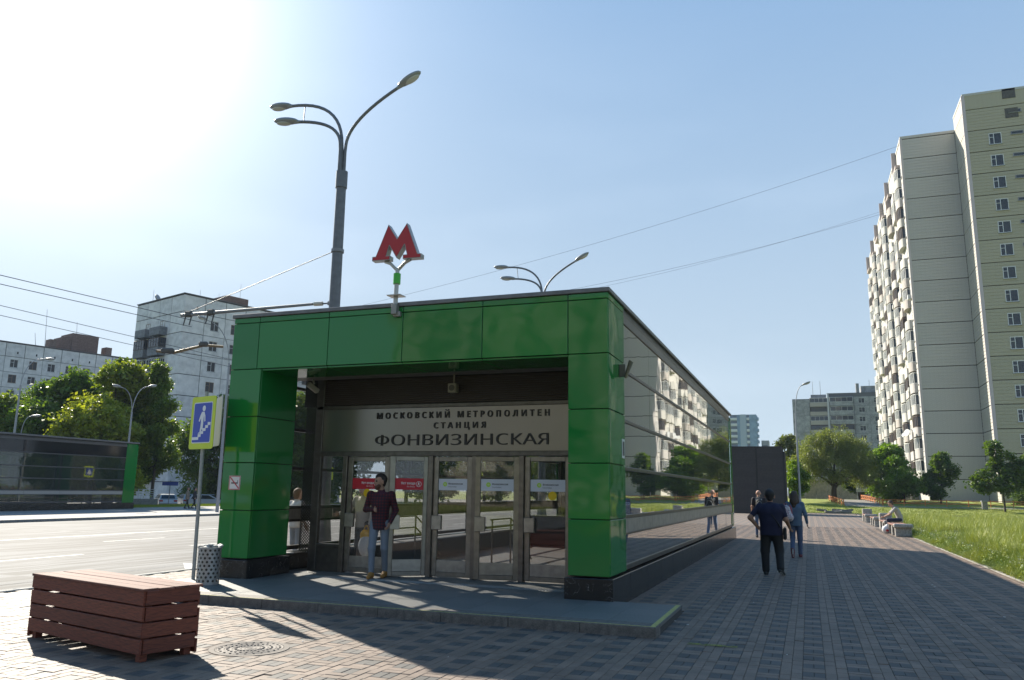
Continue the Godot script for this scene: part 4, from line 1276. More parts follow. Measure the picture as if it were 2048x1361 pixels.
# lobes: [centre, radii, count]
func tree(called: String, label: String, p: Vector3, trunk_h: float, trunk_r: float, lobes: Array, c0: Color, c1: Color, leaf := 0.16, clump_r := 0.42, group := "", slim := 0.6, droop := 0.0, gap := 0.52) -> void:
	var t := thing(called, label, "bush" if called.contains("bush") else "tree", p, 0.0, group)
	var bark := mat(0.075, 0.06, 0.047, 0.9, 0.0, "grain", 2.0)
	var b := MB.new()
	var top := Vector3(rng.randf_range(-.2, .2), trunk_h, rng.randf_range(-.2, .2))
	b.tube([Vector3(0, -0.6, 0), Vector3(0, trunk_h * 0.5, 0), top], [trunk_r * 1.15, trunk_r * 0.9, trunk_r * 0.7], 10)
	for l in lobes:
		var e: Vector3 = l[0]
		b.tube(bez(top * rng.randf_range(0.75, 1.0), Vector3(e.x * 0.35, (top.y + e.y) * 0.55, e.z * 0.35), e, 6), [trunk_r * 0.5, trunk_r * 0.42, trunk_r * 0.34, trunk_r * 0.26, trunk_r * 0.2, trunk_r * 0.12, trunk_r * 0.06], 7)
		for k in 4:
			var rv := Vector3(rng.randf_range(-1, 1), rng.randf_range(-0.4, 0.9), rng.randf_range(-1, 1)).normalized()
			b.tube(bez(e * 0.7 + top * 0.3, e, e + rv * l[1] * 0.8, 4), [trunk_r * 0.2, trunk_r * 0.04], 5)
	obj("trunk", b, bark, t)
	var key := "%s" % [[leaf, clump_r, slim]]
	if not clumps.has(key): clumps[key] = [leaf_mb(11, clump_r, leaf, 77, slim), leaf_mb(11, clump_r, leaf, 78, slim), leaf_mb(11, clump_r, leaf, 79, slim)]
	var fn := FastNoiseLite.new(); fn.seed = int(absf(p.x * 13 + p.z * 7)) + 5; fn.frequency = 0.33; fn.fractal_octaves = 2
	var trs := []
	var cols := []
	for l in lobes:
		var n := 0
		var tries := 0
		while n < l[2] * 0.85 and tries < l[2] * 6:
			tries += 1
			var d := Vector3(rng.randfn(), rng.randfn(), rng.randfn()).normalized()
			var r := 0.35 + 0.65 * pow(rng.randf(), 0.4)
			r *= 0.9 + 0.42 * fn.get_noise_3d(d.x * 7 + l[0].x * 3, d.y * 7, d.z * 7 + l[0].z * 3)
			if rng.randf() < 0.06: r *= 1.15
			var q: Vector3 = l[0] + d * l[1] * r
			if fn.get_noise_3dv(q * 2.0) < gap - 0.62 and rng.randf() < 0.92: continue
			if q.y < 0.15: continue
			n += 1
			var sc := rng.randf_range(0.7, 1.25)
			var bas := Basis.from_euler(Vector3(rng.randf_range(-.6, .6), rng.randf() * TAU, rng.randf_range(-.6, .6))) * Basis.from_scale(Vector3(sc, sc * (1.0 + droop), sc))
			trs.append(Transform3D(bas, q))
			var cc := c0.lerp(c1, clampf(0.5 + 0.6 * fn.get_noise_3dv(q * 0.9 + Vector3(40, 0, 0)) + rng.randf_range(-.3, .3), 0, 1)) * rng.randf_range(0.85, 1.15)
			cc.a = 1
			cols.append(cc)
	var cm: Array = clumps[key]
	var crown := MB.new()
	for i in trs.size():
		var src: MB = cm[i % cm.size()]
		var base := crown.v.size()
		crown.v.append_array(trs[i] * src.v)
		crown.n.append_array(Transform3D(trs[i].basis.orthonormalized(), Vector3.ZERO) * src.n)
		var pc := PackedColorArray(); pc.resize(src.v.size()); pc.fill(cols[i])
		crown.c.append_array(pc)
		for q in src.ix: crown.ix.append(base + q)
	var arr := []
	arr.resize(Mesh.ARRAY_MAX)
	arr[Mesh.ARRAY_VERTEX] = crown.v; arr[Mesh.ARRAY_NORMAL] = crown.n; arr[Mesh.ARRAY_COLOR] = crown.c; arr[Mesh.ARRAY_INDEX] = crown.ix
	var am := ArrayMesh.new()
	am.add_surface_from_arrays(Mesh.PRIMITIVE_TRIANGLES, arr)
	leaves += crown.ix.size() / 6
	obj("crown", am, vmat(0.5, 1.0), t)
func lobes_for(w: float, h0: float, h1: float, n: int, count: int, sd: int) -> Array:
	var g := RandomNumberGenerator.new(); g.seed = sd
	var L := []
	count = int(count * n / (n * 1.6))
	n = int(n * 1.6)
	for i in n:
		var f := (i + 0.5) / n
		var y := lerpf(h0, h1, f)
		var prof := sin(PI * clampf(0.18 + 0.74 * f, 0, 1))
		var a := g.randf() * TAU
		var rr := w * 0.5 * prof * g.randf_range(0.4, 0.8)
		var rad := w * 0.5 * (0.30 + 0.22 * prof) * g.randf_range(0.7, 1.15)
		L.append([Vector3(cos(a) * rr, y, sin(a) * rr), Vector3(rad, rad * g.randf_range(0.65, 0.95), rad), count])
	return L
func plants() -> void:
	var dark0 := Color(0.075, 0.13, 0.02); var dark1 := Color(0.14, 0.20, 0.03)
	var yel0 := Color(0.14, 0.20, 0.02); var yel1 := Color(0.28, 0.32, 0.035)
	var gl := "trees behind the far pavilion"
	tree("broadleaf_tree", "round dark green tree right of the tall lamp across the road", Vector3(-66.0, -0.8, -55.5), 4, 0.25, lobes_for(10.5, 3.5, 12.0, 11, 330, 3), Color(0.081, 0.155, 0.022), Color(0.162, 0.243, 0.032), 0.19, 0.55, gl)
	tree("broadleaf_tree", "tall yellow-green tree beside the apartment block edge", Vector3(-59.5, -0.8, -56.5), 5, 0.25, lobes_for(7.2, 2.8, 13.0, 11, 290, 4), yel0, yel1, 0.19, 0.55, gl)
	tree("broadleaf_tree", "low pale yellow-green tree spreading over the far pavilion roof", Vector3(-57.0, -0.5, -52.0), 2.5, 0.18, lobes_for(8.6, 2.0, 9.0, 10, 320, 5), Color(0.203, 0.257, 0.027), Color(0.378, 0.400, 0.047), 0.17, 0.5, gl)
	tree("broadleaf_tree", "dark tree top showing between the two apartment blocks", Vector3(-66, -0.8, -62), 7, 0.3, lobes_for(6.0, 7.0, 14.6, 8, 200, 6), dark0, dark1, 0.19, 0.55, gl)
	tree("broadleaf_tree", "pale green tree at the left photo edge behind the far pavilion", Vector3(-69.5, -0.8, -53.0), 3.5, 0.22, lobes_for(8.0, 2.5, 9.6, 9, 280, 7), Color(0.149, 0.216, 0.024), Color(0.297, 0.351, 0.041), 0.18, 0.5, gl)
	tree("slender_tree", "slender light green tree growing up the apartment balconies", Vector3(-56.4, -0.8, -58.2), 5, 0.15, lobes_for(4.2, 3.0, 13.4, 10, 150, 8), Color(0.101, 0.169, 0.024), Color(0.216, 0.284, 0.041), 0.16, 0.45, gl, 0.5, 0.2)
	tree("broadleaf_tree", "dark shady tree behind the parked cars left of the sign", Vector3(-62.0, -0.8, -75.0), 4, 0.25, lobes_for(13, 2.2, 11.5, 10, 330, 9), Color(0.095, 0.16, 0.024), Color(0.18, 0.25, 0.035), 0.19, 0.55, gl)
	tree("broadleaf_tree", "dark shady tree behind the sign pole and the walking couple", Vector3(-56.0, -0.8, -75.5), 4, 0.25, lobes_for(13, 2.2, 11.5, 10, 330, 10), Color(0.095, 0.16, 0.024), Color(0.18, 0.25, 0.035), 0.19, 0.55, gl)
	tree("broadleaf_tree", "deep green tree filling the gap behind the yellow-green trees", Vector3(-64, -0.8, -60.5), 4, 0.25, lobes_for(9, 2.5, 11.5, 10, 330, 12), Color(0.10, 0.17, 0.024), Color(0.19, 0.26, 0.036), 0.19, 0.55, gl)
	tree("leafy_bush", "hedge of dark shrubs under the trees behind the parked cars", Vector3(-70, -0.8, -80), 0.5, 0.06, [[Vector3(0, 1.2, 0), Vector3(3.5, 1.6, 2), 300], [Vector3(6, 1.3, -2.5), Vector3(3.5, 1.8, 2), 300], [Vector3(12, 1.3, -5), Vector3(3.5, 1.8, 2), 300]], Color(0.075, 0.13, 0.02), Color(0.13, 0.19, 0.028), 0.17, 0.5)
	# shade trees along the road seen through and mirrored in the glass
	for k in 7:
		tree("broadleaf_tree", ["first", "second", "third", "fourth", "fifth", "sixth", "last"][k] + " tree of the row across the road seen through the pavilion glass", Vector3(-50.5 + (k % 2) * 3.0, -0.5, -78 - k * 13), 4, 0.25, lobes_for(11, 2.0, 13.0, 8, 190, 20 + k), Color(0.06, 0.11, 0.016), Color(0.13, 0.18, 0.025), 0.24, 0.65, "trees in the row across the road")
	# right side
	var g := gy(4, -100) + 0.27
	tree("willow_tree", "large round grey-green willow on the lawn with leaning trunks", Vector3(2.7, g, -101), 2.0, 0.38, [[Vector3(-3.2, 3.6, 0), Vector3(2.0, 2.0, 2.4), 520], [Vector3(-1.6, 5.6, 0.3), Vector3(2.3, 2.2, 2.4), 640], [Vector3(0.6, 6.6, 0), Vector3(2.4, 2.0, 2.4), 640], [Vector3(2.6, 5.3, 0.2), Vector3(2.2, 2.1, 2.4), 600], [Vector3(3.4, 3.2, 0), Vector3(1.7, 1.7, 2.0), 420], [Vector3(0.3, 4.0, 1.2), Vector3(2.6, 2.0, 2.0), 560], [Vector3(-0.6, 7.5, -0.4), Vector3(1.2, 0.9, 1.2), 160]], Color(0.14, 0.18, 0.05), Color(0.27, 0.31, 0.10), 0.13, 0.36, "", 0.28, 0.35, 0.44)
	tree("leafy_bush", "bright green bush behind the lamp post left of the willow", Vector3(-1.3, g, -97), 1.0, 0.08, lobes_for(3.4, 0.8, 4.2, 6, 170, 31), Color(0.10, 0.19, 0.02), Color(0.19, 0.28, 0.03), 0.14, 0.35)
	tree("broadleaf_tree", "pale loose tree rising behind the willow beside the kiosk", Vector3(-2.5, 0.8, -118), 3, 0.2, lobes_for(5, 3, 8.8, 7, 170, 32), Color(0.10, 0.13, 0.04), Color(0.17, 0.2, 0.06), 0.15, 0.4)
	tree("broadleaf_tree", "dark tree between the willow and the bright maple", Vector3(6.0, 1.0, -110), 2, 0.2, lobes_for(4.2, 1.2, 6.6, 7, 190, 33), Color(0.07, 0.12, 0.02), Color(0.13, 0.18, 0.03), 0.15, 0.4)
	tree("maple_tree", "bright sunlit green maple at the foot of the tall tower", Vector3(8.8, 1.0, -104.0), 2, 0.2, lobes_for(5.4, 1.4, 6.2, 9, 240, 34), Color(0.10, 0.20, 0.016), Color(0.20, 0.32, 0.03), 0.16, 0.4)
	tree("leafy_bush", "round mid-green bush in front of the bright maple", Vector3(10.0, 0.9, -100.0), 1, 0.08, lobes_for(5.0, 0.8, 3.2, 8, 210, 35), Color(0.09, 0.17, 0.02), Color(0.18, 0.27, 0.03), 0.14, 0.36)
	tree("leafy_bush", "dark green pointed bush left of the grey end wall", Vector3(13.6, 0.9, -100.0), 1.5, 0.1, lobes_for(3.8, 0.8, 5.2, 8, 180, 36), Color(0.06, 0.12, 0.018), Color(0.12, 0.19, 0.028), 0.14, 0.36)
	tree("young_maple", "leafy dark green tree in front of the tower corner", Vector3(17.7, 0.6, -90.0), 1.8, 0.09, [[Vector3(-1.5, 2.6, 0), Vector3(1.3, 1.1, 1.2), 200], [Vector3(0.2, 4.3, 0), Vector3(1.3, 1.3, 1.2), 240], [Vector3(1.6, 3.4, 0), Vector3(1.5, 1.3, 1.2), 240], [Vector3(-0.4, 5.6, 0), Vector3(0.7, 0.9, 0.7), 100], [Vector3(0.4, 2.4, 0.4), Vector3(1.6, 1.0, 1.2), 200], [Vector3(2.4, 4.6, 0), Vector3(1.0, 1.0, 1.0), 130]], Color(0.06, 0.12, 0.02), Color(0.13, 0.20, 0.03), 0.15, 0.36)
	tree("leafy_bush", "light green round bush at the right photo edge", Vector3(20.8, 0.5, -84), 0.6, 0.05, lobes_for(2.4, 0.5, 1.9, 5, 120, 38), Color(0.10, 0.16, 0.02), Color(0.17, 0.24, 0.03), 0.12, 0.3)
	tree("leafy_bush", "low row of green shrubs below the tower facade", Vector3(21.5, 0.8, -100), 0.5, 0.05, [[Vector3(0, 0.8, 0), Vector3(1.6, 0.9, 1), 150], [Vector3(3, 0.9, 0), Vector3(1.8, 1.0, 1), 170]], Color(0.06, 0.11, 0.014), Color(0.12, 0.18, 0.02), 0.13, 0.34)
	# trees on the street behind the viewpoint, mirrored in the panels and glass
	for k in 5:
		tree("broadleaf_tree", ["first", "second", "third", "fourth", "fifth"][k] + " tree of the row mirrored in the shiny green fascia", Vector3(-34 + k * 13.0, 0, 38 + (k % 2) * 4), 3, 0.25, lobes_for(9, 2.5, 10.0, 7, 110, 50 + k), Color(0.06, 0.11, 0.016), Color(0.12, 0.17, 0.024), 0.3, 0.75, "street trees mirrored in the fascia")
	bed()
func bed() -> void:
	# rough meadow bed along the paving: blades and leafy weeds, too many to count
	var b := MB.new()
	var r2 := RandomNumberGenerator.new(); r2.seed = 8
	for i in 16:
		var a := r2.randf() * TAU
		var o := Vector3(r2.randf_range(-.1, .1), 0, r2.randf_range(-.1, .1))
		var d := Vector3(cos(a), 0, sin(a))
		var h := r2.randf_range(0.5, 1.0)
		var s := d.cross(Vector3.UP) * 0.009
		var bend := r2.randf_range(0.1, 0.35)
		b.face([o - s, o + s, o + d * bend * 0.4 + Vector3.UP * h * 0.6 + s * 0.7, o + d * bend * 0.4 + Vector3.UP * h * 0.6 - s * 0.7], d + Vector3.UP * 0.3)
		b.face([o + d * bend * 0.4 + Vector3.UP * h * 0.6 - s * 0.7, o + d * bend * 0.4 + Vector3.UP * h * 0.6 + s * 0.7, o + d * bend + Vector3.UP * h], d + Vector3.UP * 0.4)
	var blade := b.mesh()
	var weed := leaf_clump(18, 0.15, 0.022, 5, 0.5)
	var trs := []; var cols := []
	var tw := []; var cw := []
	var tf := []
	var fn := FastNoiseLite.new(); fn.seed = 4; fn.frequency = 0.22
	for i in 46000:
		var z := -11.0 - 50.0 * pow(rng.randf(), 1.2)
		var wmax := 5.5 + 4.0 * smoothstep(-12, -40, z) 
		var x := XR + 0.16 + wmax * pow(rng.randf(), 1.1)
		var k := fn.get_noise_2d(x * 2, z * 2)
		var h := 0.58 * (0.75 + 0.8 * k) * rng.randf_range(0.6, 1.3)
		h *= clampf((x - XR) * 1.4, 0.35, 1.0)
		if rng.randf() < 0.78 + 0.3 * k:
			trs.append(Transform3D(Basis(Vector3.UP, rng.randf() * TAU) * Basis.from_scale(Vector3(1.1, maxf(h, 0.1), 1.1)), Vector3(x, -0.02, z)))
			var cc := Color(0.18, 0.25, 0.04).lerp(Color(0.34, 0.37, 0.08), clampf(0.5 + k + rng.randf_range(-.3, .3), 0, 1)); cols.append(cc)
		else:
			tw.append(Transform3D(Basis(Vector3.UP, rng.randf() * TAU) * Basis.from_scale(Vector3.ONE * rng.randf_range(0.7, 1.4)), Vector3(x, rng.randf_range(0.05, 0.22), z)))
			cw.append(Color(0.13, 0.22, 0.03).lerp(Color(0.28, 0.34, 0.05), rng.randf()))
	for i in 3000:
		var z := -13.0 - 40.0 * pow(rng.randf(), 1.3)
		var x := XR + 0.3 + 3.2 * pow(rng.randf(), 1.3)
		if fn.get_noise_2d(x * 3 + 60, z * 3) < -0.05: continue
		tf.append(Transform3D(Basis(Vector3.UP, rng.randf() * TAU) * Basis.from_scale(Vector3.ONE * rng.randf_range(0.6, 1.1)), Vector3(x, rng.randf_range(0.14, 0.36), z)))
	tag(stuff(multi("meadow_grass", blade, vmat(0.6, 0.7), trs, cols)), "tall unmown grass in the bed beside the paving", "grass")
	tag(stuff(multi("leafy_weeds", weed, vmat(0.6, 0.6), tw, cw)), "low broad-leaved weeds among the tall grass", "weeds")
	tag(stuff(multi("silvery_weeds", leaf_clump(22, 0.12, 0.014, 9, 0.4), mat(0.52, 0.54, 0.46, 0.8), tf, [])), "silvery grey flowering weeds along the paving edge", "weeds")
	# short turf on the mown lawns
	var sb := MB.new()
	for i in 10:
		var a := r2.randf() * TAU
		var o := Vector3(r2.randf_range(-.3, .3), 0, r2.randf_range(-.3, .3))
		var s := Vector3(cos(a), 0, sin(a)) * 0.02
		sb.face([o - s, o + s, o + Vector3(r2.randf_range(-.05, .05), 0.07, r2.randf_range(-.05, .05))], Vector3(sin(a), 0.4, cos(a)))
	var ts := []; var cs := []
	for i in 12000:
		var x := rng.randf_range(5.5, 30); var z := rng.randf_range(-30, -81)
		if rng.randf() < 0.35: x = rng.randf_range(-8, 24); z = rng.randf_range(-81.5, -95)
		ts.append(Transform3D(Basis(Vector3.UP, rng.randf() * TAU), Vector3(x, gy(4, z) + 0.265, z)))
		cs.append(Color(0.17, 0.21, 0.025).lerp(Color(0.32, 0.34, 0.04), rng.randf()))
	tag(stuff(multi("mown_turf", sb.mesh(), vmat(0.7, 0.5), ts, cs)), "short mown turf on the lawn beyond the bed", "grass")
	var tv := []; var cv := []
	for i in 5000:
		tv.append(Transform3D(Basis(Vector3.UP, rng.randf() * TAU), Vector3(rng.randf_range(-53.4, -48.4), 0.02, rng.randf_range(-47.6, -75))))
		cv.append(Color(0.16, 0.21, 0.02).lerp(Color(0.28, 0.32, 0.03), rng.randf()))
	tag(stuff(multi("verge_turf", sb.mesh(), vmat(0.7, 0.6), tv, cv)), "bright strip of turf in front of the parked cars", "grass")

# ---------------------------------------------------------------- buildings
func holed_panel(w: float, h: float, ww: float, wh: float, sill: float, d := 0.12) -> ArrayMesh:
	# wall panel in the xy plane (front at z = 0, base at y = 0), with a window opening
	var b := MB.new()
	var g := 0.035
	var x0 := -w / 2 + g; var x1 := w / 2 - g; var y1 := h - g
	b.bb(x0, -ww / 2, g, y1, -d, 0); b.bb(ww / 2, x1, g, y1, -d, 0)
	b.bb(-ww / 2, ww / 2, g, sill, -d, 0); b.bb(-ww / 2, ww / 2, sill + wh, y1, -d, 0)
	return b.mesh()
func plain_panel(w: float, h: float, d := 0.12, g := 0.035) -> ArrayMesh:
	var b := MB.new(); b.cb(-w / 2 + g, w / 2 - g, g, h - g, -d, 0, 0.02)
	return b.mesh()
func window_meshes(ww: float, wh: float, split := 0.62) -> Array:
	var f := MB.new()
	var t := 0.07
	f.bb(-ww / 2, -ww / 2 + t, 0, wh, -0.06, 0); f.bb(ww / 2 - t, ww / 2, 0, wh, -0.06, 0); f.bb(-ww / 2 + t, ww / 2 - t, 0, t, -0.06, 0); f.bb(-ww / 2 + t, ww / 2 - t, wh - t, wh, -0.06, 0)
	var m := -ww / 2 + ww * (1 - split)
	f.bb(m - 0.035, m + 0.035, t, wh - t, -0.06, -0.003)
	f.bb(-ww / 2 + t, m - 0.035, wh * 0.62, wh * 0.62 + 0.05, -0.055, -0.004)
	var p := MB.new(); p.bb(-ww / 2 + t, ww / 2 - t, t, wh - t, -0.045, -0.035)
	var cu := MB.new(); cu.bb(-ww / 2 + t, m - 0.06 + (ww / 2 - m) * 0.55, t, wh - t, -0.12, -0.10)
	var s := MB.new(); s.cb(-ww / 2 - 0.06, ww / 2 + 0.06, -0.05, -0.005, -0.06, 0.10, 0.01)
	return [f.mesh(), p.mesh(), cu.mesh(), s.mesh()]
var win_glass: StandardMaterial3D
func add_window(t: Node, wm: Array, tr: Transform3D, frame: Material, curtain := -1) -> void:
	var w: Node3D = put(Node3D.new(), "window", t)
	w.transform = tr
	obj("frame", wm[0], frame, w)
	obj("pane", wm[1], win_glass, w)
	if curtain >= 0: obj("curtain", wm[2], [mat(0.5, 0.48, 0.44, 0.9), mat(0.42, 0.36, 0.26, 0.9), mat(0.32, 0.36, 0.42, 0.9)][curtain % 3], w)
	obj("sill", wm[3], mat(0.30, 0.31, 0.32, 0.6), w)
func balcony_meshes(w: float, d: float, round_: bool) -> Array:
	var poly := PackedVector2Array()
	if round_:
		for k in 11:
			var a := PI * k / 10.0
			poly.append(Vector2(-cos(a) * w / 2, sin(a) * d * 0.62 + d * 0.38 * minf(1.0, sin(a) * 3.0)))
	else: poly = PackedVector2Array([Vector2(-w / 2, 0), Vector2(-w / 2, d), Vector2(w / 2, d), Vector2(w / 2, 0)])
	var rot := Transform3D(Basis(Vector3.RIGHT, PI / 2), Vector3.ZERO)  # (x,y)->(x, .., y) : plan to z
	var par := MB.new()
	var glz := MB.new()
	var frm := MB.new()
	var sl := MB.new()
	sl.prism(poly, 0.0, 0.14, Transform3D(Basis(Vector3.RIGHT, Vector3(0, 0, 1), Vector3.UP), Vector3.ZERO))
	for i in poly.size() - 1:
		var a := poly[i]; var c := poly[i + 1]
		var p := func(v: Vector2, y: float, k := 1.0): return Vector3(v.x * k, y, v.y * k)
		var nn := Vector3(c.y - a.y, 0, a.x - c.x) * -1.0
		if nn.dot(Vector3((a.x + c.x) / 2, 0, (a.y + c.y) / 2 + 0.01)) < 0: nn = -nn
		par.face([p.call(a, 0.14), p.call(c, 0.14), p.call(c, 1.2), p.call(a, 1.2)], nn)
		par.face([p.call(a, 0.14, 0.93), p.call(c, 0.14, 0.93), p.call(c, 1.2, 0.93), p.call(a, 1.2, 0.93)], -nn)
		par.face([p.call(a, 1.2), p.call(c, 1.2), p.call(c, 1.2, 0.93), p.call(a, 1.2, 0.93)], Vector3.UP)
		glz.face([p.call(a, 1.2, 0.97), p.call(c, 1.2, 0.97), p.call(c, 2.62, 0.97), p.call(a, 2.62, 0.97)], nn)
		frm.cyl(p.call(a, 1.2, 0.98), p.call(a, 2.62, 0.98), 0.05, 0.05, 4)
		frm.cyl(p.call(a, 2.58, 0.98), p.call(c, 2.58, 0.98), 0.05, 0.05, 4)
		frm.cyl(p.call(a, 1.22, 0.99), p.call(c, 1.22, 0.99), 0.05, 0.05, 4)
		if not round_:
			for k in range(1, 4): 
				var q: Vector2 = a.lerp(c, k / 4.0)
				frm.cyl(p.call(q, 1.2, 0.98), p.call(q, 2.62, 0.98), 0.035, 0.035, 4)
	return [par.mesh(), glz.mesh(), frm.mesh(), sl.mesh()]
func add_balcony(t: Node, bm: Array, tr: Transform3D, wall: Material, glazed: int) -> void:
	var b: Node3D = put(Node3D.new(), "balcony", t)
	b.transform = tr
	obj("parapet", bm[0], wall, b)
	obj("slab", bm[3], wall, b)
	if glazed >= 0:
		obj("glazing", bm[1], win_glass, b)
		obj("frame", bm[2], [mat(0.62, 0.62, 0.60, 0.6), mat(0.62, 0.62, 0.60, 0.6), mat(0.09, 0.06, 0.045, 0.7)][glazed], b)
func tower() -> void:
	var base := 0.6
	var t := thing("apartment_tower", "tall beige panel tower with rounded balconies and a blank grey end wall", "building", Vector3(14.0, base, -112))
	var FH := 2.82
	var nf := 17
	var x2 := 6.5     # blank wall width
	var zf := 6.6     # yellow block forward
	var grey := [mat(0.52, 0.505, 0.47, 0.85, 0.0, "soft", 2.0), mat(0.50, 0.487, 0.455, 0.85, 0.0, "soft", 2.0)]
	var yellow := [mat(0.45, 0.41, 0.31, 0.85, 0.0, "soft", 2.0), mat(0.43, 0.395, 0.30, 0.85, 0.0, "soft", 2.0)]
	var pale := mat(0.50, 0.475, 0.42, 0.85, 0.0, "soft", 2.0)
	var joint := mat(0.05, 0.045, 0.042, 0.9)
	var L := 63.0
	var topy := 48.4
	var b := MB.new()
	b.bb(0.05, x2 + 17.5, -1.5, topy, -L, -0.1); b.bb(x2 + 0.05, x2 + 17.5, -1.5, 50.2, -0.1, zf - 0.1)
	obj("core", b, joint, t)
	# small tiles are laid as fine courses in each storey panel
	var course := func(w: float, h: float) -> ArrayMesh:
		var q := MB.new()
		var n := 7
		for k in n: q.bb(-w / 2 + 0.03, w / 2 - 0.03, 0.04 + (h - 0.08) * k / n + 0.026, 0.04 + (h - 0.08) * (k + 1) / n - 0.026, -0.10, 0.0)
		q.bb(-w / 2 + 0.035, w / 2 - 0.035, 0.045, h - 0.045, -0.11, -0.03)
		return q.mesh()
	var gw: ArrayMesh = course.call(x2, FH)
	var y_first := 0.4
	var lit: ArrayMesh = course.call(zf, FH)
	var yw: ArrayMesh = course.call(11.0, FH)
	var yw2: ArrayMesh = course.call(6.5, FH)
	for f in nf:
		var y := y_first + f * FH
		at(obj("wall_panel", gw, grey[f % 2], t), Vector3(x2 / 2, y, 0.0))
		at(obj("side_panel", lit, pale, t), Vector3(x2, y, zf / 2), -PI / 2)
		at(obj("front_panel", yw, yellow[f % 2], t), Vector3(x2 + 5.5, y, zf))
		at(obj("front_panel", yw2, yellow[(f + 1) % 2], t), Vector3(x2 + 14.25, y, zf))
	b = MB.new(); b.bb(-0.05, 24, topy, topy + 0.35, -L, 0.05)
	b.bb(x2 - 0.05, 24, 50.2, 50.5, 0.06, zf + 0.05)
	obj("parapet", b, grey[0], t)
	at(obj("front_panel", plain_panel(11.0, 2.2), yellow[0], t), Vector3(x2 + 5.5, y_first + nf * FH, zf))
	at(obj("front_panel", plain_panel(6.5, 2.2), yellow[1], t), Vector3(x2 + 14.25, y_first + nf * FH, zf))
	at(obj("side_panel", plain_panel(zf, 2.2), pale, t), Vector3(x2, y_first + nf * FH, zf / 2), -PI / 2)
	b = MB.new(); b.bb(x2 - 0.16, x2 + 0.22, 1.5, 50.3, zf - 0.1, zf + 0.06)
	obj("corner_strip", b, mat(0.52, 0.45, 0.47, 0.8), t)
	b = MB.new(); b.bb(-0.1, 0.2, 1.5, topy, -0.3, 0.06)
	obj("corner_strip", b, mat(0.52, 0.47, 0.46, 0.8), t)
	b = MB.new(); b.bb(0.5, x2, -1.5, y_first, -0.5, -0.06); b.bb(x2, 24, -1.5, y_first, zf - 0.4, zf - 0.06)
	obj("basement", b, mat(0.045, 0.04, 0.038, 0.9), t)
	var white := mat(0.66, 0.66, 0.67, 0.5)
	var wm := window_meshes(1.35, 1.45)
	var sm := window_meshes(1.3, 0.42, 0.99)
	for f in nf:
		var y := y_first + f * FH
		if f < nf - 1: add_window(t, wm, Transform3D(Basis.IDENTITY, Vector3(x2 + 3.1, y + 0.75, zf + 0.04)), white, rng.randi_range(0, 2) if rng.randf() < 0.55 else -1)
		if f < nf - 1: add_window(t, wm, Transform3D(Basis.IDENTITY, Vector3(x2 + 14.2, y + 0.75, zf + 0.04)), white)
		if f < nf: add_window(t, sm, Transform3D(Basis.IDENTITY, Vector3(x2 + 5.45, y + 1.75, zf + 0.04)), mat(0.2, 0.2, 0.22, 0.6))
	for q in [[5.0, nf * FH + 0.85], [5.1, (nf - 1) * FH + 1.1]]:
		b = MB.new(); b.bb(x2 + q[0] - 0.7, x2 + q[0] + 0.7, y_first + q[1], y_first + q[1] + 1.25, zf + 0.01, zf + 0.05)
		obj("boarded_opening", b, mat(0.12, 0.11, 0.10, 0.8, 0.0, "grime", 0.5), t)
	# long facade facing the sun
	var wallm := mat(0.49, 0.47, 0.44, 0.85, 0.0, "soft", 2.0)
	var tones := [mat(0.43, 0.415, 0.39, 0.85), mat(0.47, 0.455, 0.43, 0.85), mat(0.37, 0.335, 0.31, 0.85), mat(0.42, 0.395, 0.385, 0.85)]
	var rb := balcony_meshes(3.6, 0.68, true)
	var fb := balcony_meshes(3.2, 0.5, false)
	var pw := plain_panel(5.3, FH)
	var nw := window_meshes(1.1, 1.45)
	var face := Basis(Vector3.UP, -PI / 2)  # local +z -> world -x
	var sec := L / 3.0
	for s in 3:
		var z0 := -s * sec
		for f in nf:
			var y := y_first + f * FH
			for k in 4: at(obj("facade_panel", pw, wallm, t), Vector3(0.0, y, z0 - (k + 0.5) * sec / 4.0), -PI / 2)
		for f in range(1, nf - 1):
			var y := y_first + f * FH - 0.14
			var r := rng.randf()
			add_balcony(t, rb, Transform3D(face, Vector3(0.0, y, z0 - 4.2)), tones[rng.randi() % 4], -1 if r < 0.1 else (2 if r < 0.3 else 0))
			r = rng.randf()
			add_balcony(t, fb, Transform3D(face, Vector3(0.0, y, z0 - 9.6)), tones[rng.randi() % 4], -1 if r < 0.3 else (2 if r < 0.55 else 0))
			r = rng.randf()
			add_balcony(t, rb, Transform3D(face, Vector3(0.0, y, z0 - 15.6)), tones[rng.randi() % 4], -1 if r < 0.12 else (2 if r < 0.35 else 0))
			add_window(t, nw, Transform3D(face, Vector3(-0.03, y + 0.9, z0 - 1.4)), white)
			add_window(t, nw, Transform3D(face, Vector3(-0.03, y + 0.9, z0 - 12.6)), white)
		b = MB.new(); b.bb(-0.6, 0.3, topy - 3.0, topy + 0.5, z0 - 6.0, z0 - 5.8); b.bb(-0.6, 0.3, topy - 3.0, topy + 0.5, z0 - 17.5, z0 - 17.3); b.bb(-0.55, 0.3, topy - 3.0, topy - 2.6, z0 - 5.8, z0 - 2.6); b.bb(-0.55, 0.3, topy - 3.0, topy - 2.6, z0 - 17.3, z0 - 13.9)
		obj("roof_fin", b, mat(0.42, 0.36, 0.34, 0.85), t)
	for k in 34:
		b = MB.new()
		var z := -rng.randf_range(0.8, 60); var y := y_first + rng.randi_range(1, 15) * FH + 0.9
		b.cbox(Vector3(-0.35, y, z), Vector3(0.4, 0.6, 0.8), 0.03)
		obj("air_conditioner", b, mat(0.5, 0.5, 0.48, 0.6), t)
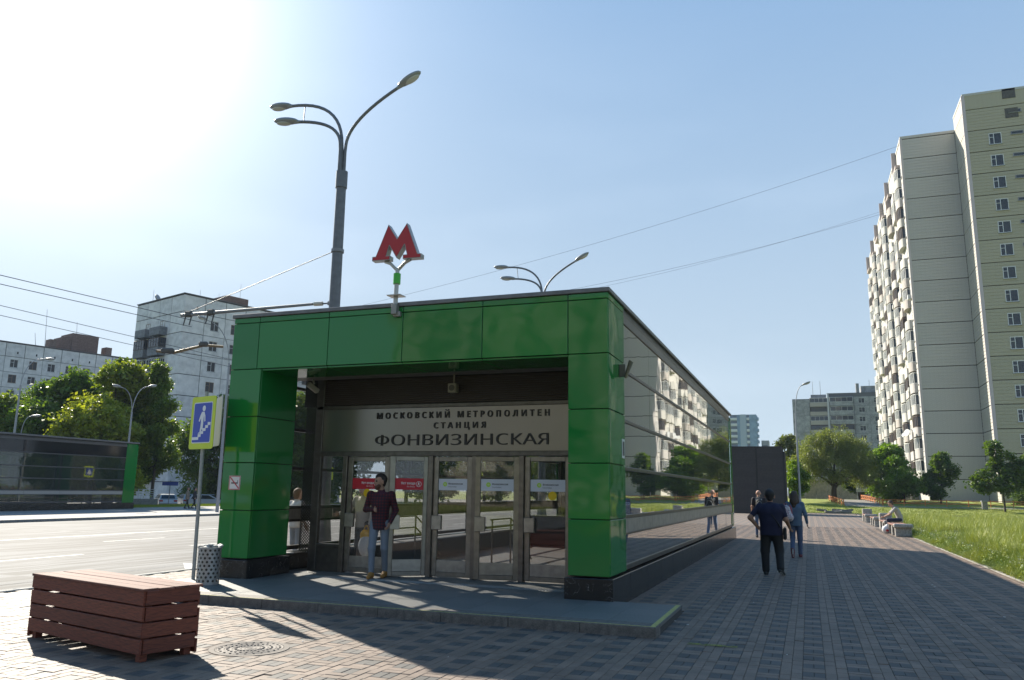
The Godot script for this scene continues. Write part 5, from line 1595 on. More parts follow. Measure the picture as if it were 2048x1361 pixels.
	for q in [[3.0, 1.0], [7.0, 0.6]]:
		b = MB.new(); b.cyl(Vector3(-1.5, 9.2, -q[0] - 0.6), Vector3(-1.62, 9.25, -q[0] - 0.5), 0.42 * q[1], 0.5 * q[1], 14)
		obj("satellite_dish", b, mat(0.55, 0.55, 0.53, 0.6), t)

func panel_block(label: String, p: Vector3, yaw: float, nx: int, nf: int, colw: float, fh: float, nl: int, side_balconies: bool) -> Node3D:
	# main face in the local xy plane looking along +z, x from 0 to nx*colw; side face at x = 0 looking -x
	var t := thing("apartment_block", label, "building", p, yaw)
	var H := nf * fh + 2.6
	var L := nl * colw
	var wall := [mat(0.76, 0.74, 0.72, 0.88, 0.0, "soft", 0.12), mat(0.72, 0.705, 0.69, 0.88, 0.0, "soft", 0.15), mat(0.79, 0.77, 0.745, 0.88, 0.0, "soft", 0.1)]
	var b := MB.new(); b.bb(0.08, nx * colw, -2.0, H, -L, -0.08)
	obj("core", b, mat(0.07, 0.065, 0.065, 0.9), t)
	var hp := holed_panel(colw, fh, 1.35, 1.5, 0.85, 0.14)
	var pp := plain_panel(colw, fh, 0.14, 0.05)
	var half := plain_panel(colw / 2, fh, 0.14, 0.05)
	var ap := plain_panel(colw, 2.5, 0.14, 0.05)
	var wm := window_meshes(1.35, 1.5, 0.5)
	var frames := [mat(0.55, 0.55, 0.55, 0.6), mat(0.62, 0.62, 0.62, 0.5), mat(0.25, 0.16, 0.10, 0.7)]
	var gb := mat(0.23, 0.235, 0.25, 0.7, 0.0, "grime", 0.3)
	for f in nf:
		var y := f * fh
		for i in nx:
			var x := (i + 0.5) * colw
			if i == 0: at(obj("wall_panel", pp, wall[(f + i) % 3], t), Vector3(x, y, 0))
			else:
				at(obj("wall_panel", hp, wall[(f * 2 + i) % 3], t), Vector3(x, y, 0))
				var r := rng.randf()
				add_window(t, wm, Transform3D(Basis.IDENTITY, Vector3(x, y + 0.85, -0.07)), frames[2 if r < 0.15 else (1 if r < 0.6 else 0)], rng.randi_range(0, 2) if rng.randf() < 0.6 else -1)
		for j in nl:
			at(obj("side_panel", pp, wall[(f + j * 2) % 3], t), Vector3(0, y, -(j + 0.5) * colw), -PI / 2)
	for i in nx: at(obj("attic_panel", ap, wall[i % 3], t), Vector3((i + 0.5) * colw, nf * fh, 0))
	for j in nl: at(obj("attic_panel", ap, wall[j % 3], t), Vector3(0, nf * fh, -(j + 0.5) * colw), -PI / 2)
	var vent := MB.new(); vent.bb(-0.12, 0.12, 0, 0.42, 0.0, 0.02)
	var vm := vent.mesh()
	for i in nx: at(obj("attic_vent", vm, mat(0.02, 0.02, 0.02, 0.9), t), Vector3((i + 0.5) * colw + 0.4, nf * fh + 0.6, 0.004))
	b = MB.new(); b.bb(-0.12, nx * colw, H, H + 0.12, -L, 0.12)
	obj("roof_edge", b, mat(0.13, 0.12, 0.12, 0.8), t)
	if side_balconies:
		var bm := balcony_meshes(3.0, 1.15, false)
		var face := Basis(Vector3.UP, -PI / 2)
		for f in range(1, nf):
			for q in [-colw * 1.62, -colw * 2.85]:
				var r := rng.randf()
				add_balcony(t, bm, Transform3D(face, Vector3(-0.02, f * fh - 0.1, q)), gb, -1 if f == nf - 1 else (0 if r < 0.6 else 2))
				if f == nf - 1: add_window(t, wm, Transform3D(face, Vector3(-0.02, f * fh + 0.7, q)), frames[2])
	return t
func buildings() -> void:
	win_glass = mat(0.025, 0.032, 0.042, 0.06)
	tower()
	# direction of the main faces: 17.7 degrees right of -z
	var yaw := deg_to_rad(90.0 - 17.7)
	var blk := panel_block("pale nine-storey panel block with grey balconies behind the underpass sign", Vector3(-83.2, -0.8, -88.5), yaw, 9, 9, 3.4, 3.03, 4, true)
	var b := MB.new(); b.bb(8.6, 12.4, 29.9, 31.8, -8, -3); b.bb(5.2, 6.2, 29.9, 30.8, -5, -3)
	obj("lift_house", b, mat(0.24, 0.15, 0.12, 0.9, 0.0, "grime", 0.4), blk)
	b = MB.new()
	for q in [[1.0, -11, 2.4], [3.5, -2, 1.6], [6.0, -1, 1.4], [11.5, -4, 4.6]]:
		b = MB.new(); b.cyl(Vector3(q[0], 29.8, q[1]), Vector3(q[0], 29.8 + q[2], q[1]), 0.03, 0.02, 5)
		obj("aerial", b, mat(0.2, 0.2, 0.2, 0.6), blk)
	b = MB.new(); b.cyl(Vector3(1.4, 30.9, -10.6), Vector3(1.5, 31.0, -10.4), 0.5, 0.55, 12)
	obj("satellite_dish", b, mat(0.3, 0.3, 0.3, 0.6), blk)
	var lb := panel_block("long pale panel block behind the trees at the left photo edge", Vector3(-148.0, -0.8, -62.0), yaw, 28, 9, 3.2, 2.8, 3, false)
	b = MB.new(); b.bb(53.5, 58.5, 27.9, 31.6, -7, -1.8); b.bb(51.8, 53.5, 27.9, 30.6, -6, -2)
	obj("lift_house", b, mat(0.22, 0.14, 0.115, 0.9, 0.0, "grime", 0.4), lb)
	for q in [[49.6, 1.9], [60.2, 1.9]]:
		b = MB.new(); b.bb(q[0], q[0] + 1.2, 27.9, 27.9 + q[1], -4, -2)
		obj("vent_stack", b, mat(0.24, 0.16, 0.13, 0.9, 0.0, "grime", 0.4), lb)
	for q in [[47.2, 2.6], [48.8, 7.5], [54.5, 6.0]]:
		b = MB.new(); b.cyl(Vector3(q[0], 27.9, -2), Vector3(q[0] - 0.4, 27.9 + q[1], -2), 0.05, 0.03, 5)
		obj("aerial", b, mat(0.2, 0.2, 0.2, 0.6), lb)
	# grey twelve-storey slab behind the willow
	var t := thing("apartment_block", "grey weathered panel block with balconies behind the willow", "building", Vector3(-3.4, 0.6, -262))
	var gm := [mat(0.36, 0.365, 0.37, 0.9, 0.0, "grime", 0.07), mat(0.33, 0.335, 0.34, 0.9, 0.0, "grime", 0.09)]
	b = MB.new(); b.bb(0, 5.0, -2, 30.4, -12, -0.1); b.bb(5.0, 10.4, -2, 30.8, -12, -1.2); b.bb(10.4, 34, -2, 32.0, -12, -0.1)
	obj("core", b, mat(0.10, 0.10, 0.105, 0.9), t)
	var fh := 2.8
	var w1 := plain_panel(5.0, fh * 1.8); var w2 := holed_panel(4.3, fh, 1.7, 1.5, 0.8); var w3 := plain_panel(7.0, fh)
	var wm := window_meshes(1.7, 1.5, 0.5)
	var bm := balcony_meshes(5.2, 1.1, false); var bm2 := balcony_meshes(6.6, 1.1, false)
	var fm := mat(0.50, 0.50, 0.49, 0.6)
	for f in 6: at(obj("wall_panel", w1, gm[f % 2], t), Vector3(2.5, f * fh * 1.8, 0))
	for f in 11:
		var y := f * fh
		add_balcony(t, bm, Transform3D(Basis.IDENTITY, Vector3(7.7, y, -1.15)), mat(0.34, 0.31, 0.27, 0.85), [0, -1, 0, 2][f % 4])
		at(obj("wall_panel", w3, gm[f % 2], t), Vector3(14.1, y, -0.02))
		add_balcony(t, bm2, Transform3D(Basis.IDENTITY, Vector3(14.1, y, -0.02)), gm[0], [0, 0, 2, 0, 0][f % 5])
		for k in 3:
			at(obj("wall_panel", w2, gm[(f + k) % 2], t), Vector3(19.8 + k * 4.3, y, 0))
			add_window(t, wm, Transform3D(Basis.IDENTITY, Vector3(19.8 + k * 4.3, y + 0.8, -0.06)), fm, (f + k) % 3 if (f * k) % 2 == 0 else -1)
	b = MB.new(); b.bb(10.1, 10.6, 0, 32, -1, 0.5)
	obj("light_fin", b, mat(0.52, 0.53, 0.56, 0.8), t)
	b = MB.new(); b.bb(5.5, 10, 30.8, 32.0, -8, -3); b.bb(20, 26, 32, 34.2, -8, -2); b.cyl(Vector3(19, 32, -2), Vector3(19, 35.0, -2), 0.5, 0.5, 8)
	obj("roof_house", b, gm[1], t)
	for q in [6.2, 8.4, 22.5]:
		b = MB.new(); b.cyl(Vector3(q, 31.5, -3), Vector3(q, 36.2, -3), 0.07, 0.05, 5)
		obj("aerial", b, mat(0.2, 0.2, 0.2, 0.6), t)
	# sunlit slab behind the viewpoint, seen only in the reflections of the fascia
	t = thing("apartment_block", "sunlit panel block mirrored in the green fascia and steel name panel", "building", Vector3(-55, 0, 74))
	b = MB.new(); b.bb(0, 84, -1, 27.5, 0, 12)
	obj("core", b, mat(0.42, 0.38, 0.33, 0.85, 0.0, "grime", 0.1), t)
	for f in 9:
		for k in 12:
			b = MB.new(); b.bb(k * 7 + 1.0, k * 7 + 3.0, f * 2.9 + 1.9, f * 2.9 + 3.4, -0.05, -0.01)
			obj("window", b, win_glass, t)
			b = MB.new(); b.bb(k * 7 + 4.0, k * 7 + 6.8, f * 2.9 + 1.1, f * 2.9 + 2.2, -1.1, -0.01)
			obj("balcony", b, mat(0.55, 0.52, 0.47, 0.85), t)
	# long low wall with tiles at its foot
	t = thing("garden_wall", "low beige tiled wall running behind the willow trunk", "wall", Vector3(-2, 0.85, -122))
	for k in 12:
		b = MB.new(); b.cb(k * 1.5 + 0.02, (k + 1) * 1.5 - 0.02, -0.6, 3.0, -0.3, 0, 0.02)
		obj("tile_panel", b, mat(0.33, 0.29, 0.21, 0.85, 0.0, "soft", 0.3), t)
	# distant blue tower
	t = thing("apartment_tower", "distant pale blue high-rise above the dark kiosk", "building", Vector3(-36.0, 0, -420))
	var bl := [mat(0.20, 0.30, 0.42, 0.8, 0.0, "soft", 0.05), mat(0.30, 0.36, 0.43, 0.8)]
	b = MB.new(); b.bb(0, 13.0, -2, 41.5, -12, 0)
	obj("core", b, bl[0], t)
	for f in 14:
		b = MB.new(); b.cb(0.3, 3.6, 1.0 + f * 2.9, 2.2 + f * 2.9, 0.02, 1.2, 0.05); b.cb(8.2, 9.6, 1.0 + f * 2.9, 2.2 + f * 2.9, 0.02, 0.9, 0.05)
		obj("balcony", b, mat(0.52, 0.54, 0.55, 0.8), t)
		b = MB.new(); b.bb(0.4, 3.5, 2.25 + f * 2.9, 3.7 + f * 2.9, 0.02, 0.1); b.bb(8.3, 9.5, 2.25 + f * 2.9, 3.7 + f * 2.9, 0.02, 0.1)
		obj("window_band", b, mat(0.07, 0.10, 0.14, 0.3), t)
		b = MB.new(); b.cb(13.0, 14.0, 1.0 + f * 2.9, 2.4 + f * 2.9, -4, -0.5, 0.05)
		obj("balcony", b, bl[0], t)
	b = MB.new(); b.bb(5.0, 8.0, 0, 41.6, 0.02, 0.3)
	obj("pilaster", b, bl[1], t)
	t = thing("apartment_block", "small distant grey building right of the blue high-rise", "building", Vector3(-21.5, 0, -430))
	b = MB.new(); b.bb(0, 3.6, -2, 29, -10, 0)
	obj("core", b, mat(0.33, 0.33, 0.33, 0.85), t)
	for f in 9:
		b = MB.new(); b.bb(0.5, 3.0, 2 + f * 2.9, 3.5 + f * 2.9, 0.02, 0.12)
		obj("window_band", b, mat(0.1, 0.12, 0.14, 0.3), t)

# ---------------------------------------------------------------- cars
func car(label: String, p: Vector3, yaw: float, paint: Material, hatch := true) -> void:
	# length along x (front +x), width along z
	var t := thing("parked_car", label, "car", p, yaw, "cars parked behind the verge")
	var prof := PackedVector2Array()
	for q in [[-2.05, 0.35], [-2.12, 0.62], [-2.0, 0.95], [-1.85, 1.02], [0.75, 1.0], [1.7, 0.86], [2.1, 0.66], [2.12, 0.35], [1.75, 0.27], [-1.75, 0.27]]: prof.append(Vector2(q[0], q[1]))
	var b := MB.new(); b.prism(prof, -0.80, 0.80)
	var pr2 := PackedVector2Array()
	for v in prof: pr2.append(v * Vector2(0.985, 1.0) + Vector2(0, 0.02) * (1.0 if v.y > 0.5 else 0.0))
	b.prism(pr2, -0.86, 0.86)
	obj("body", b, paint, t)
	b = MB.new()
	var cab := [Vector2(-1.95, 1.0), Vector2(-1.62, 1.42), Vector2(-1.1, 1.5), Vector2(0.1, 1.48), Vector2(1.15, 1.0)]
	var inw := func(v: Vector2, s: float): return Vector3(v.x, v.y, s * (0.80 - (v.y - 1.0) * 0.36))
	for i in 4:
		b.face([inw.call(cab[i], 1.0), inw.call(cab[i + 1], 1.0), inw.call(cab[i + 1], -1.0), inw.call(cab[i], -1.0)], Vector3(-(cab[i + 1].y - cab[i].y), cab[i + 1].x - cab[i].x, 0))
	for s in [1.0, -1.0]:
		b.face([inw.call(cab[0], s), inw.call(cab[1], s), inw.call(cab[2], s), inw.call(cab[3], s), inw.call(cab[4], s)], Vector3(0, 0.2, s))
	obj("cabin", b, paint, t)
	var gm := mat(0.02, 0.025, 0.03, 0.08)
	for s in [1.0, -1.0]:
		for q in [[[-1.62, 1.05], [-1.48, 1.38], [-0.72, 1.42], [-0.72, 1.05]], [[-0.64, 1.05], [-0.64, 1.42], [0.05, 1.41], [0.85, 1.05]]]:
			b = MB.new()
			var pts := []
			for v in q: pts.append(inw.call(Vector2(v[0], v[1]), s) + Vector3(0, 0, s * 0.012))
			b.face(pts, Vector3(0, 0.2, s))
			obj("side_window", b, gm, t)
	b = MB.new(); b.face([Vector3(-1.93, 1.05, 0.66), Vector3(-1.67, 1.38, 0.58), Vector3(-1.67, 1.38, -0.58), Vector3(-1.93, 1.05, -0.66)], Vector3(-1, 0.6, 0))
	obj("rear_window", b, gm, t)
	b = MB.new(); b.face([Vector3(0.22, 1.44, 0.58), Vector3(1.12, 1.03, 0.70), Vector3(1.12, 1.03, -0.70), Vector3(0.22, 1.44, -0.58)], Vector3(0.5, 1, 0))
	obj("windscreen", b, gm, t)
	for s in [1.0, -1.0]:
		b = MB.new(); b.cbox(Vector3(-2.03, 0.84, s * 0.66), Vector3(0.2, 0.16, 0.32), 0.03)
		obj("tail_light", b, mat(0.35, 0.015, 0.02, 0.25), t)
		b = MB.new(); b.cbox(Vector3(1.95, 0.72, s * 0.62), Vector3(0.3, 0.14, 0.36), 0.03)
		obj("headlight", b, mat(0.6, 0.62, 0.65, 0.15), t)
		for x in [-1.3, 1.32]:
			var w: Node3D = put(Node3D.new(), "wheel", t)
			w.position = Vector3(x, 0.31, s * 0.78)
			b = MB.new(); b.cyl(Vector3(0, 0, -0.1), Vector3(0, 0, 0.1), 0.31, 0.31, 18)
			obj("tyre", b, mat(0.02, 0.02, 0.02, 0.8), w)
			b = MB.new(); b.cyl(Vector3(0, 0, -0.112), Vector3(0, 0, 0.112), 0.2, 0.2, 12)
			obj("rim", b, mat(0.3, 0.3, 0.32, 0.35, 0.6), w)
func left_side() -> void:
	var silver := mat(0.40, 0.42, 0.45, 0.25, 0.3)
	car("silver hatchback seen from the rear, leftmost of the parked cars", Vector3(-60.8, -0.62, -64.5), 2.5, silver)
	car("pale silver car parked behind the walking couple", Vector3(-61.3, -0.62, -68.3), 2.5, mat(0.46, 0.47, 0.49, 0.25, 0.3))
	car("white-blue car parked beside the green pillar edge", Vector3(-56.6, -0.62, -66.2), 0.35, mat(0.50, 0.54, 0.60, 0.2, 0.1))
	# low wall and white rail near the far pavilion end
	var t := thing("ramp_wall", "low grey wall with a white rail at the end of the far pavilion", "wall", Vector3(-53.5, -0.1, -53.8), 0.6)
	var b := MB.new(); b.cbox(Vector3(0, 0.2, 0), Vector3(3.0, 0.9, 0.4), 0.02)
	obj("wall", b, mat(0.28, 0.27, 0.25, 0.9, 0.0, "grime", 0.8), t)
	for k in 5:
		b = MB.new(); b.cyl(Vector3(-1.3 + k * 0.62, 0.6, 0), Vector3(-1.3 + k * 0.62, 1.45, 0), 0.025, 0.025, 6)
		obj("rail_post", b, mat(0.55, 0.55, 0.53, 0.5), t)
	for k in 5:
		b = MB.new(); b.cyl(Vector3(-1.4, 0.72 + k * 0.18, 0), Vector3(1.3, 0.72 + k * 0.18, 0), 0.022, 0.022, 6)
		obj("rail_bar", b, mat(0.55, 0.55, 0.53, 0.5), t)
	t = thing("street_sign", "small blue street name sign on a thin pole before the dark trees", "sign", Vector3(-57.0, -0.6, -61.0), 0.7)
	b = MB.new(); b.cyl(Vector3(0, -0.5, 0), Vector3(0, 2.75, 0), 0.04, 0.04, 8)
	obj("pole", b, mat(0.16, 0.17, 0.19, 0.6), t)
	b = MB.new(); b.cbox(Vector3(0, 2.45, 0.06), Vector3(1.4, 0.32, 0.05), 0.02)
	obj("plate", b, mat(0.03, 0.06, 0.30, 0.5), t)
	# crossing sign whose reflection shows in the far pavilion glass
	t = thing("road_sign", "yellow bordered pedestrian crossing sign mirrored in the far pavilion glass", "sign", Vector3(-33.9, 0, -52.5), -PI / 2)
	b = MB.new(); b.cyl(Vector3(0, -0.1, 0), Vector3(0, 3.3, 0), 0.04, 0.04, 8)
	obj("pole", b, mat(0.3, 0.3, 0.3, 0.5), t)
	b = MB.new(); b.prism(rounded(0.95, 0.95, 0.05), 0.05, 0.07, Transform3D(Basis.IDENTITY, Vector3(0, 2.75, 0)))
	obj("border", b, mat(0.58, 0.68, 0.0, 0.4), t)
	b = MB.new(); b.prism(rounded(0.7, 0.7, 0.03), 0.071, 0.075, Transform3D(Basis.IDENTITY, Vector3(0, 2.75, 0)))
	obj("blue_field", b, mat(0.01, 0.05, 0.42, 0.4), t)
	b = MB.new(); b.prism(PackedVector2Array([Vector2(-0.26, 2.5), Vector2(0.26, 2.5), Vector2(0, 2.98)]), 0.076, 0.08)
	obj("white_triangle", b, mat(0.75, 0.75, 0.75, 0.5), t)

# ---------------------------------------------------------------- people
# bones: [a, b, ra, rb, colour]; smooth union meshed as surface nets
func skin_mesh(bones: Array, cell: float, k: float, clip := -99.0) -> MB:
	var lo := Vector3.ONE * 1e9
	var hi := -lo
	for q in bones:
		var r := maxf(q[2], q[3]) + 2.5 * cell
		lo = lo.min(q[0] - Vector3.ONE * r).min(q[1] - Vector3.ONE * r)
		hi = hi.max(q[0] + Vector3.ONE * r).max(q[1] + Vector3.ONE * r)
	var nx := int((hi.x - lo.x) / cell) + 2
	var ny := int((hi.y - lo.y) / cell) + 2
	var nz := int((hi.z - lo.z) / cell) + 2
	var f := PackedFloat32Array(); f.resize(nx * ny * nz); f.fill(9.0)
	var best := PackedFloat32Array(); best.resize(nx * ny * nz); best.fill(9.0)
	var own := PackedByteArray(); own.resize(nx * ny * nz)
	for bi in bones.size():
		var q: Array = bones[bi]
		var a: Vector3 = q[0]; var b: Vector3 = q[1]
		var ra: float = q[2]; var rb: float = q[3]
		var m := maxf(ra, rb) + maxf(k, 2.0 * cell)
		var l2 := (a.min(b) - Vector3.ONE * m - lo) / cell
		var h2 := (a.max(b) + Vector3.ONE * m - lo) / cell
		var ab := b - a
		var den := maxf(ab.length_squared(), 1e-8)
		for z in range(maxi(0, int(l2.z)), mini(nz - 1, int(h2.z) + 1) + 1):
			for y in range(maxi(0, int(l2.y)), mini(ny - 1, int(h2.y) + 1) + 1):
				var i := (z * ny + y) * nx
				for x in range(maxi(0, int(l2.x)), mini(nx - 1, int(h2.x) + 1) + 1):
					var p := lo + Vector3(x, y, z) * cell - a
					var t := clampf(p.dot(ab) / den, 0.0, 1.0)
					var d := (p - ab * t).length() - lerpf(ra, rb, t)
					var g := f[i + x]
					var h := maxf(k - absf(d - g), 0.0) / k
					f[i + x] = minf(d, g) - h * h * k * 0.25
					if d < best[i + x]: best[i + x] = d; own[i + x] = bi
	if clip > -90.0:
		for z in nz:
			for y in ny:
				var cy := clip - (lo.y + y * cell)
				if cy < -3.0 * cell: break
				for x in nx:
					var i := (z * ny + y) * nx + x
					f[i] = maxf(f[i], cy)
	var out := MB.new()
	var vid := {}
	var off := [0, 1, nx, nx + 1, nx * ny, nx * ny + 1, nx * ny + nx, nx * ny + nx + 1]
	var cor := [Vector3(0, 0, 0), Vector3(1, 0, 0), Vector3(0, 1, 0), Vector3(1, 1, 0), Vector3(0, 0, 1), Vector3(1, 0, 1), Vector3(0, 1, 1), Vector3(1, 1, 1)]
	var ed := [[0, 1], [2, 3], [4, 5], [6, 7], [0, 2], [1, 3], [4, 6], [5, 7], [0, 4], [1, 5], [2, 6], [3, 7]]
	for z in nz - 1:
		for y in ny - 1:
			var i0 := (z * ny + y) * nx
			for x in nx - 1:
				var i := i0 + x
				var f0 := f[i]
				if absf(f0) > 2.0 * cell: continue
				var neg := 0
				for o in off:
					if f[i + o] < 0.0: neg += 1
				if neg == 0 or neg == 8: continue
				var s := Vector3.ZERO
				var n := 0
				for e in ed:
					var fa := f[i + off[e[0]]]; var fb := f[i + off[e[1]]]
					if (fa < 0.0) != (fb < 0.0):
						s += cor[e[0]].lerp(cor[e[1]], fa / (fa - fb)); n += 1
				s /= n
				vid[i] = out.v.size()
				out.v.append(lo + (Vector3(x, y, z) + s) * cell)
				out.n.append(Vector3(f[i + 1] - f0, f[i + nx] - f0, f[i + nx * ny] - f0).normalized())
				out.c.append(bones[own[i]][4]); out.uv.append(Vector2.ZERO)
	for i in vid:
		for ax in 3:
			var st: int = [1, nx, nx * ny][ax]
			var fa := f[i]; var fb := f[i + st]
			if (fa < 0.0) == (fb < 0.0): continue
			var u: int = [nx, nx * ny, 1][ax]; var w: int = [nx * ny, 1, nx][ax]
			if not (vid.has(i - u) and vid.has(i - w) and vid.has(i - u - w)): continue
			var q := [vid[i], vid[i - u], vid[i - u - w], vid[i - w]]
			if fa < 0.0: out.ix.append_array([q[0], q[1], q[2], q[0], q[2], q[3]])
			else: out.ix.append_array([q[0], q[2], q[1], q[0], q[3], q[2]])
	# smooth normals from the faces
	var nn := PackedVector3Array(); nn.resize(out.v.size())
	for t in range(0, out.ix.size(), 3):
		var A := out.v[out.ix[t]]; var B := out.v[out.ix[t + 1]]; var C := out.v[out.ix[t + 2]]
		var fnv := (C - A).cross(B - A)
		for q in 3: nn[out.ix[t + q]] += fnv
	for i in nn.size():
		var w := nn[i].normalized()
		out.n[i] = w if w.dot(out.n[i]) >= 0.0 else -w
	return out
func hand(mb: MB, w: Vector3, dir: Vector3, side: Vector3, s: float, col: Color, curl := 0.35) -> void:
	# palm, four bent fingers and a thumb leaving the side of the palm; side points to the thumb
	mb.col = col
	var d := dir.normalized()
	var sd := (side - d * side.dot(d)).normalized()
	var pn := d.cross(sd)
	mb.ball(w + d * 0.05 * s, Vector3(0.042, 0.055, 0.020) * s, 10, 7, Basis(sd, d, pn))
	var lens := [0.070, 0.078, 0.072, 0.056]
	for i in 4:
		var o := w + d * 0.085 * s + sd * (0.030 - i * 0.020) * s
		var L: float = lens[i] * s
		var e := o + (d * cos(curl) + pn * sin(curl)) * L * 0.5
		var g := e + (d * cos(curl * 2.2) + pn * sin(curl * 2.2)) * L * 0.5
		mb.tube([o - d * 0.02 * s, o, e, g], [0.0095 * s, 0.0095 * s, 0.0085 * s, 0.006 * s], 6)
	var tb := w + d * 0.03 * s + sd * 0.03 * s
	mb.tube([tb, tb + (sd * 0.7 + d * 0.6) * 0.035 * s, tb + (sd * 0.45 + d * 0.9 + pn * 0.2) * 0.062 * s], [0.012 * s, 0.011 * s, 0.007 * s], 6)
# j: joints by name in metres, feet at y = 0, looking along -z; o: look
func person(label: String, p: Vector3, yaw: float, j: Dictionary, o: Dictionary, group := "") -> Node3D:
	var t := thing("person", label, "person", p, yaw, group)
	var s: float = o.get("s", 1.0)
	var cell: float = o.get("cell", 0.014)
	var J := {"hl": Vector3(-.09, .93, 0), "hr": Vector3(.09, .93, 0), "kl": Vector3(-.10, .50, -.02), "kr": Vector3(.10, .50, -.02), "al": Vector3(-.10, .09, .02), "ar": Vector3(.10, .09, .02), "waist": Vector3(0, 1.08, 0), "chest": Vector3(0, 1.30, 0), "neck": Vector3(0, 1.48, .01), "head": Vector3(0, 1.62, -.015), "sl": Vector3(-.185, 1.42, 0), "sr": Vector3(.185, 1.42, 0), "el": Vector3(-.25, 1.15, .03), "er": Vector3(.25, 1.15, .03), "wl": Vector3(-.26, .91, -.06), "wr": Vector3(.26, .91, -.06), "fl": Vector3(0, 0, -1), "fr": Vector3(0, 0, -1), "look": Vector3(0, 0, -1)}
	for k in j: J[k] = j[k]
	for k in J:
		if not k in ["fl", "fr", "look"]: J[k] = J[k] * s
	var skin: Color = o.get("skin", Color(0.42, 0.25, 0.17))
	var pants: Color = o.get("pants", Color(0.03, 0.04, 0.08))
	var shirt: Color = o.get("shirt", Color(0.02, 0.02, 0.05))
	var w: float = o.get("w", 1.0) * s      # girth
	var lw: float = o.get("leg", 1.0) * s   # trouser girth
	var bare: bool = o.get("bare", true)
	var bones := []
	# trunk under the clothes, arms, legs
	bones.append([J.hl.lerp(J.hr, 0.5), J.waist, 0.115 * w, 0.105 * w, pants])
	bones.append([J.waist, J.chest, 0.105 * w, 0.12 * w, shirt]); bones.append([J.chest, J.neck, 0.10 * w, 0.055 * s, shirt])
	bones.append([J.neck, J.head, 0.052 * s, 0.05 * s, skin])
	for q in [["l", -1.0], ["r", 1.0]]:
		var S: Vector3 = J["s" + q[0]]; var E: Vector3 = J["e" + q[0]]; var W: Vector3 = J["w" + q[0]]
		bones.append([J.chest + Vector3(0, .08 * s, 0), S, 0.07 * w, 0.055 * s, shirt])
		var aw: float = lerpf(s, w, 0.55)
		bones.append([S, E, 0.047 * aw, 0.038 * aw, skin if bare else shirt]); bones.append([E, W, 0.039 * aw, 0.025 * aw, skin if bare else shirt])
		var H: Vector3 = J["h" + q[0]]; var K: Vector3 = J["k" + q[0]]; var A: Vector3 = J["a" + q[0]]
		bones.append([H, K, 0.088 * lw, 0.062 * lw, pants]); bones.append([K, A + Vector3(0, .02 * s, 0), 0.060 * lw, 0.050 * lw, pants])
	var body := skin_mesh(bones, cell, 0.035)
	# head on its own finer grid
	var hd: Vector3 = J.head
	var lk: Vector3 = J.look.normalized()
	var rt := lk.cross(Vector3.UP).normalized()
	var up := rt.cross(lk).normalized()
	var hs: float = s * o.get("hs", 1.03)
	var hb := [[hd + up * .03 * hs + lk * -.012 * hs, hd + up * .045 * hs + lk * .012 * hs, .082 * hs, .078 * hs, skin], [hd + lk * .03 * hs, hd + lk * .045 * hs - up * .075 * hs, .062 * hs, .042 * hs, skin], [hd + lk * .09 * hs + up * .015 * hs, hd + lk * .108 * hs - up * .018 * hs, .010 * hs, .014 * hs, skin], [hd - up * .02 * hs, J.neck, .05 * hs, .052 * s, skin]]
	for q in [-1.0, 1.0]:
		hb.append([hd + rt * q * .082 * hs - lk * .005 * hs + up * .015 * hs, hd + rt * q * .086 * hs - lk * .012 * hs - up * .025 * hs, .014 * hs, .011 * hs, skin])
		hb.append([hd + rt * q * .032 * hs + lk * .080 * hs + up * .018 * hs, hd + rt * q * .034 * hs + lk * .081 * hs + up * .018 * hs, .011 * hs, .011 * hs, Color(0.05, 0.035, 0.03)])
	hb.append([hd + lk * .088 * hs - up * .058 * hs - rt * .02 * hs, hd + lk * .088 * hs - up * .058 * hs + rt * .02 * hs, .008 * hs, .008 * hs, Color(0.30, 0.12, 0.10)])
	body.add(skin_mesh(hb, maxf(cell * 0.55, 0.007), 0.02))
	for q in ["l", "r"]:
		var W: Vector3 = J["w" + q]; var E: Vector3 = J["e" + q]
		hand(body, W - (W - E).normalized() * .01, W - E, J.get("t" + q, Vector3(0, 0.3, -1)), s, skin, o.get("curl", 0.35))
	obj("body", body, vmat(0.75), t)
	# upper garment as a cloth layer
	var sb := []
	var hem: Vector3 = J.hl.lerp(J.hr, 0.5) + Vector3(0, o.get("hem", -0.02) * s, 0)
	var low := hem - Vector3(0, 0.16 * s, 0)
	sb.append([low + Vector3(.035 * w, 0, 0), J.waist + Vector3(.03 * w, 0, 0), .128 * w, .122 * w, shirt]); sb.append([low - Vector3(.035 * w, 0, 0), J.waist - Vector3(.03 * w, 0, 0), .128 * w, .122 * w, shirt])
	sb.append([J.waist + Vector3(.03 * w, 0, 0), J.chest + Vector3(.055 * w, 0, 0), .122 * w, .128 * w, shirt]); sb.append([J.waist - Vector3(.03 * w, 0, 0), J.chest - Vector3(.055 * w, 0, 0), .122 * w, .128 * w, shirt])
	sb.append([J.chest, J.neck - Vector3(0, .045 * s, 0), .125 * w, .07 * s, shirt])
	for q in ["l", "r"]:
		var S: Vector3 = J["s" + q]; var E: Vector3 = J["e" + q]; var W: Vector3 = J["w" + q]
		sb.append([J.chest + Vector3(0, .05 * s, 0), S - Vector3(0, .015 * s, 0), .085 * minf(w, 1.15 * s), .07 * s, shirt])
		if bare: sb.append([S, S.lerp(E, 0.72), .066 * s, .060 * s, shirt])
		else: sb.append([S, E, .062 * s, .052 * s, shirt]); sb.append([E, E.lerp(W, 0.93), .050 * s, .036 * s, shirt])
	var sm := skin_mesh(sb, cell, 0.03, hem.y - 0.06 * s if not o.has("sit") else -99.0)
	var smat: Material = vmat(0.85)
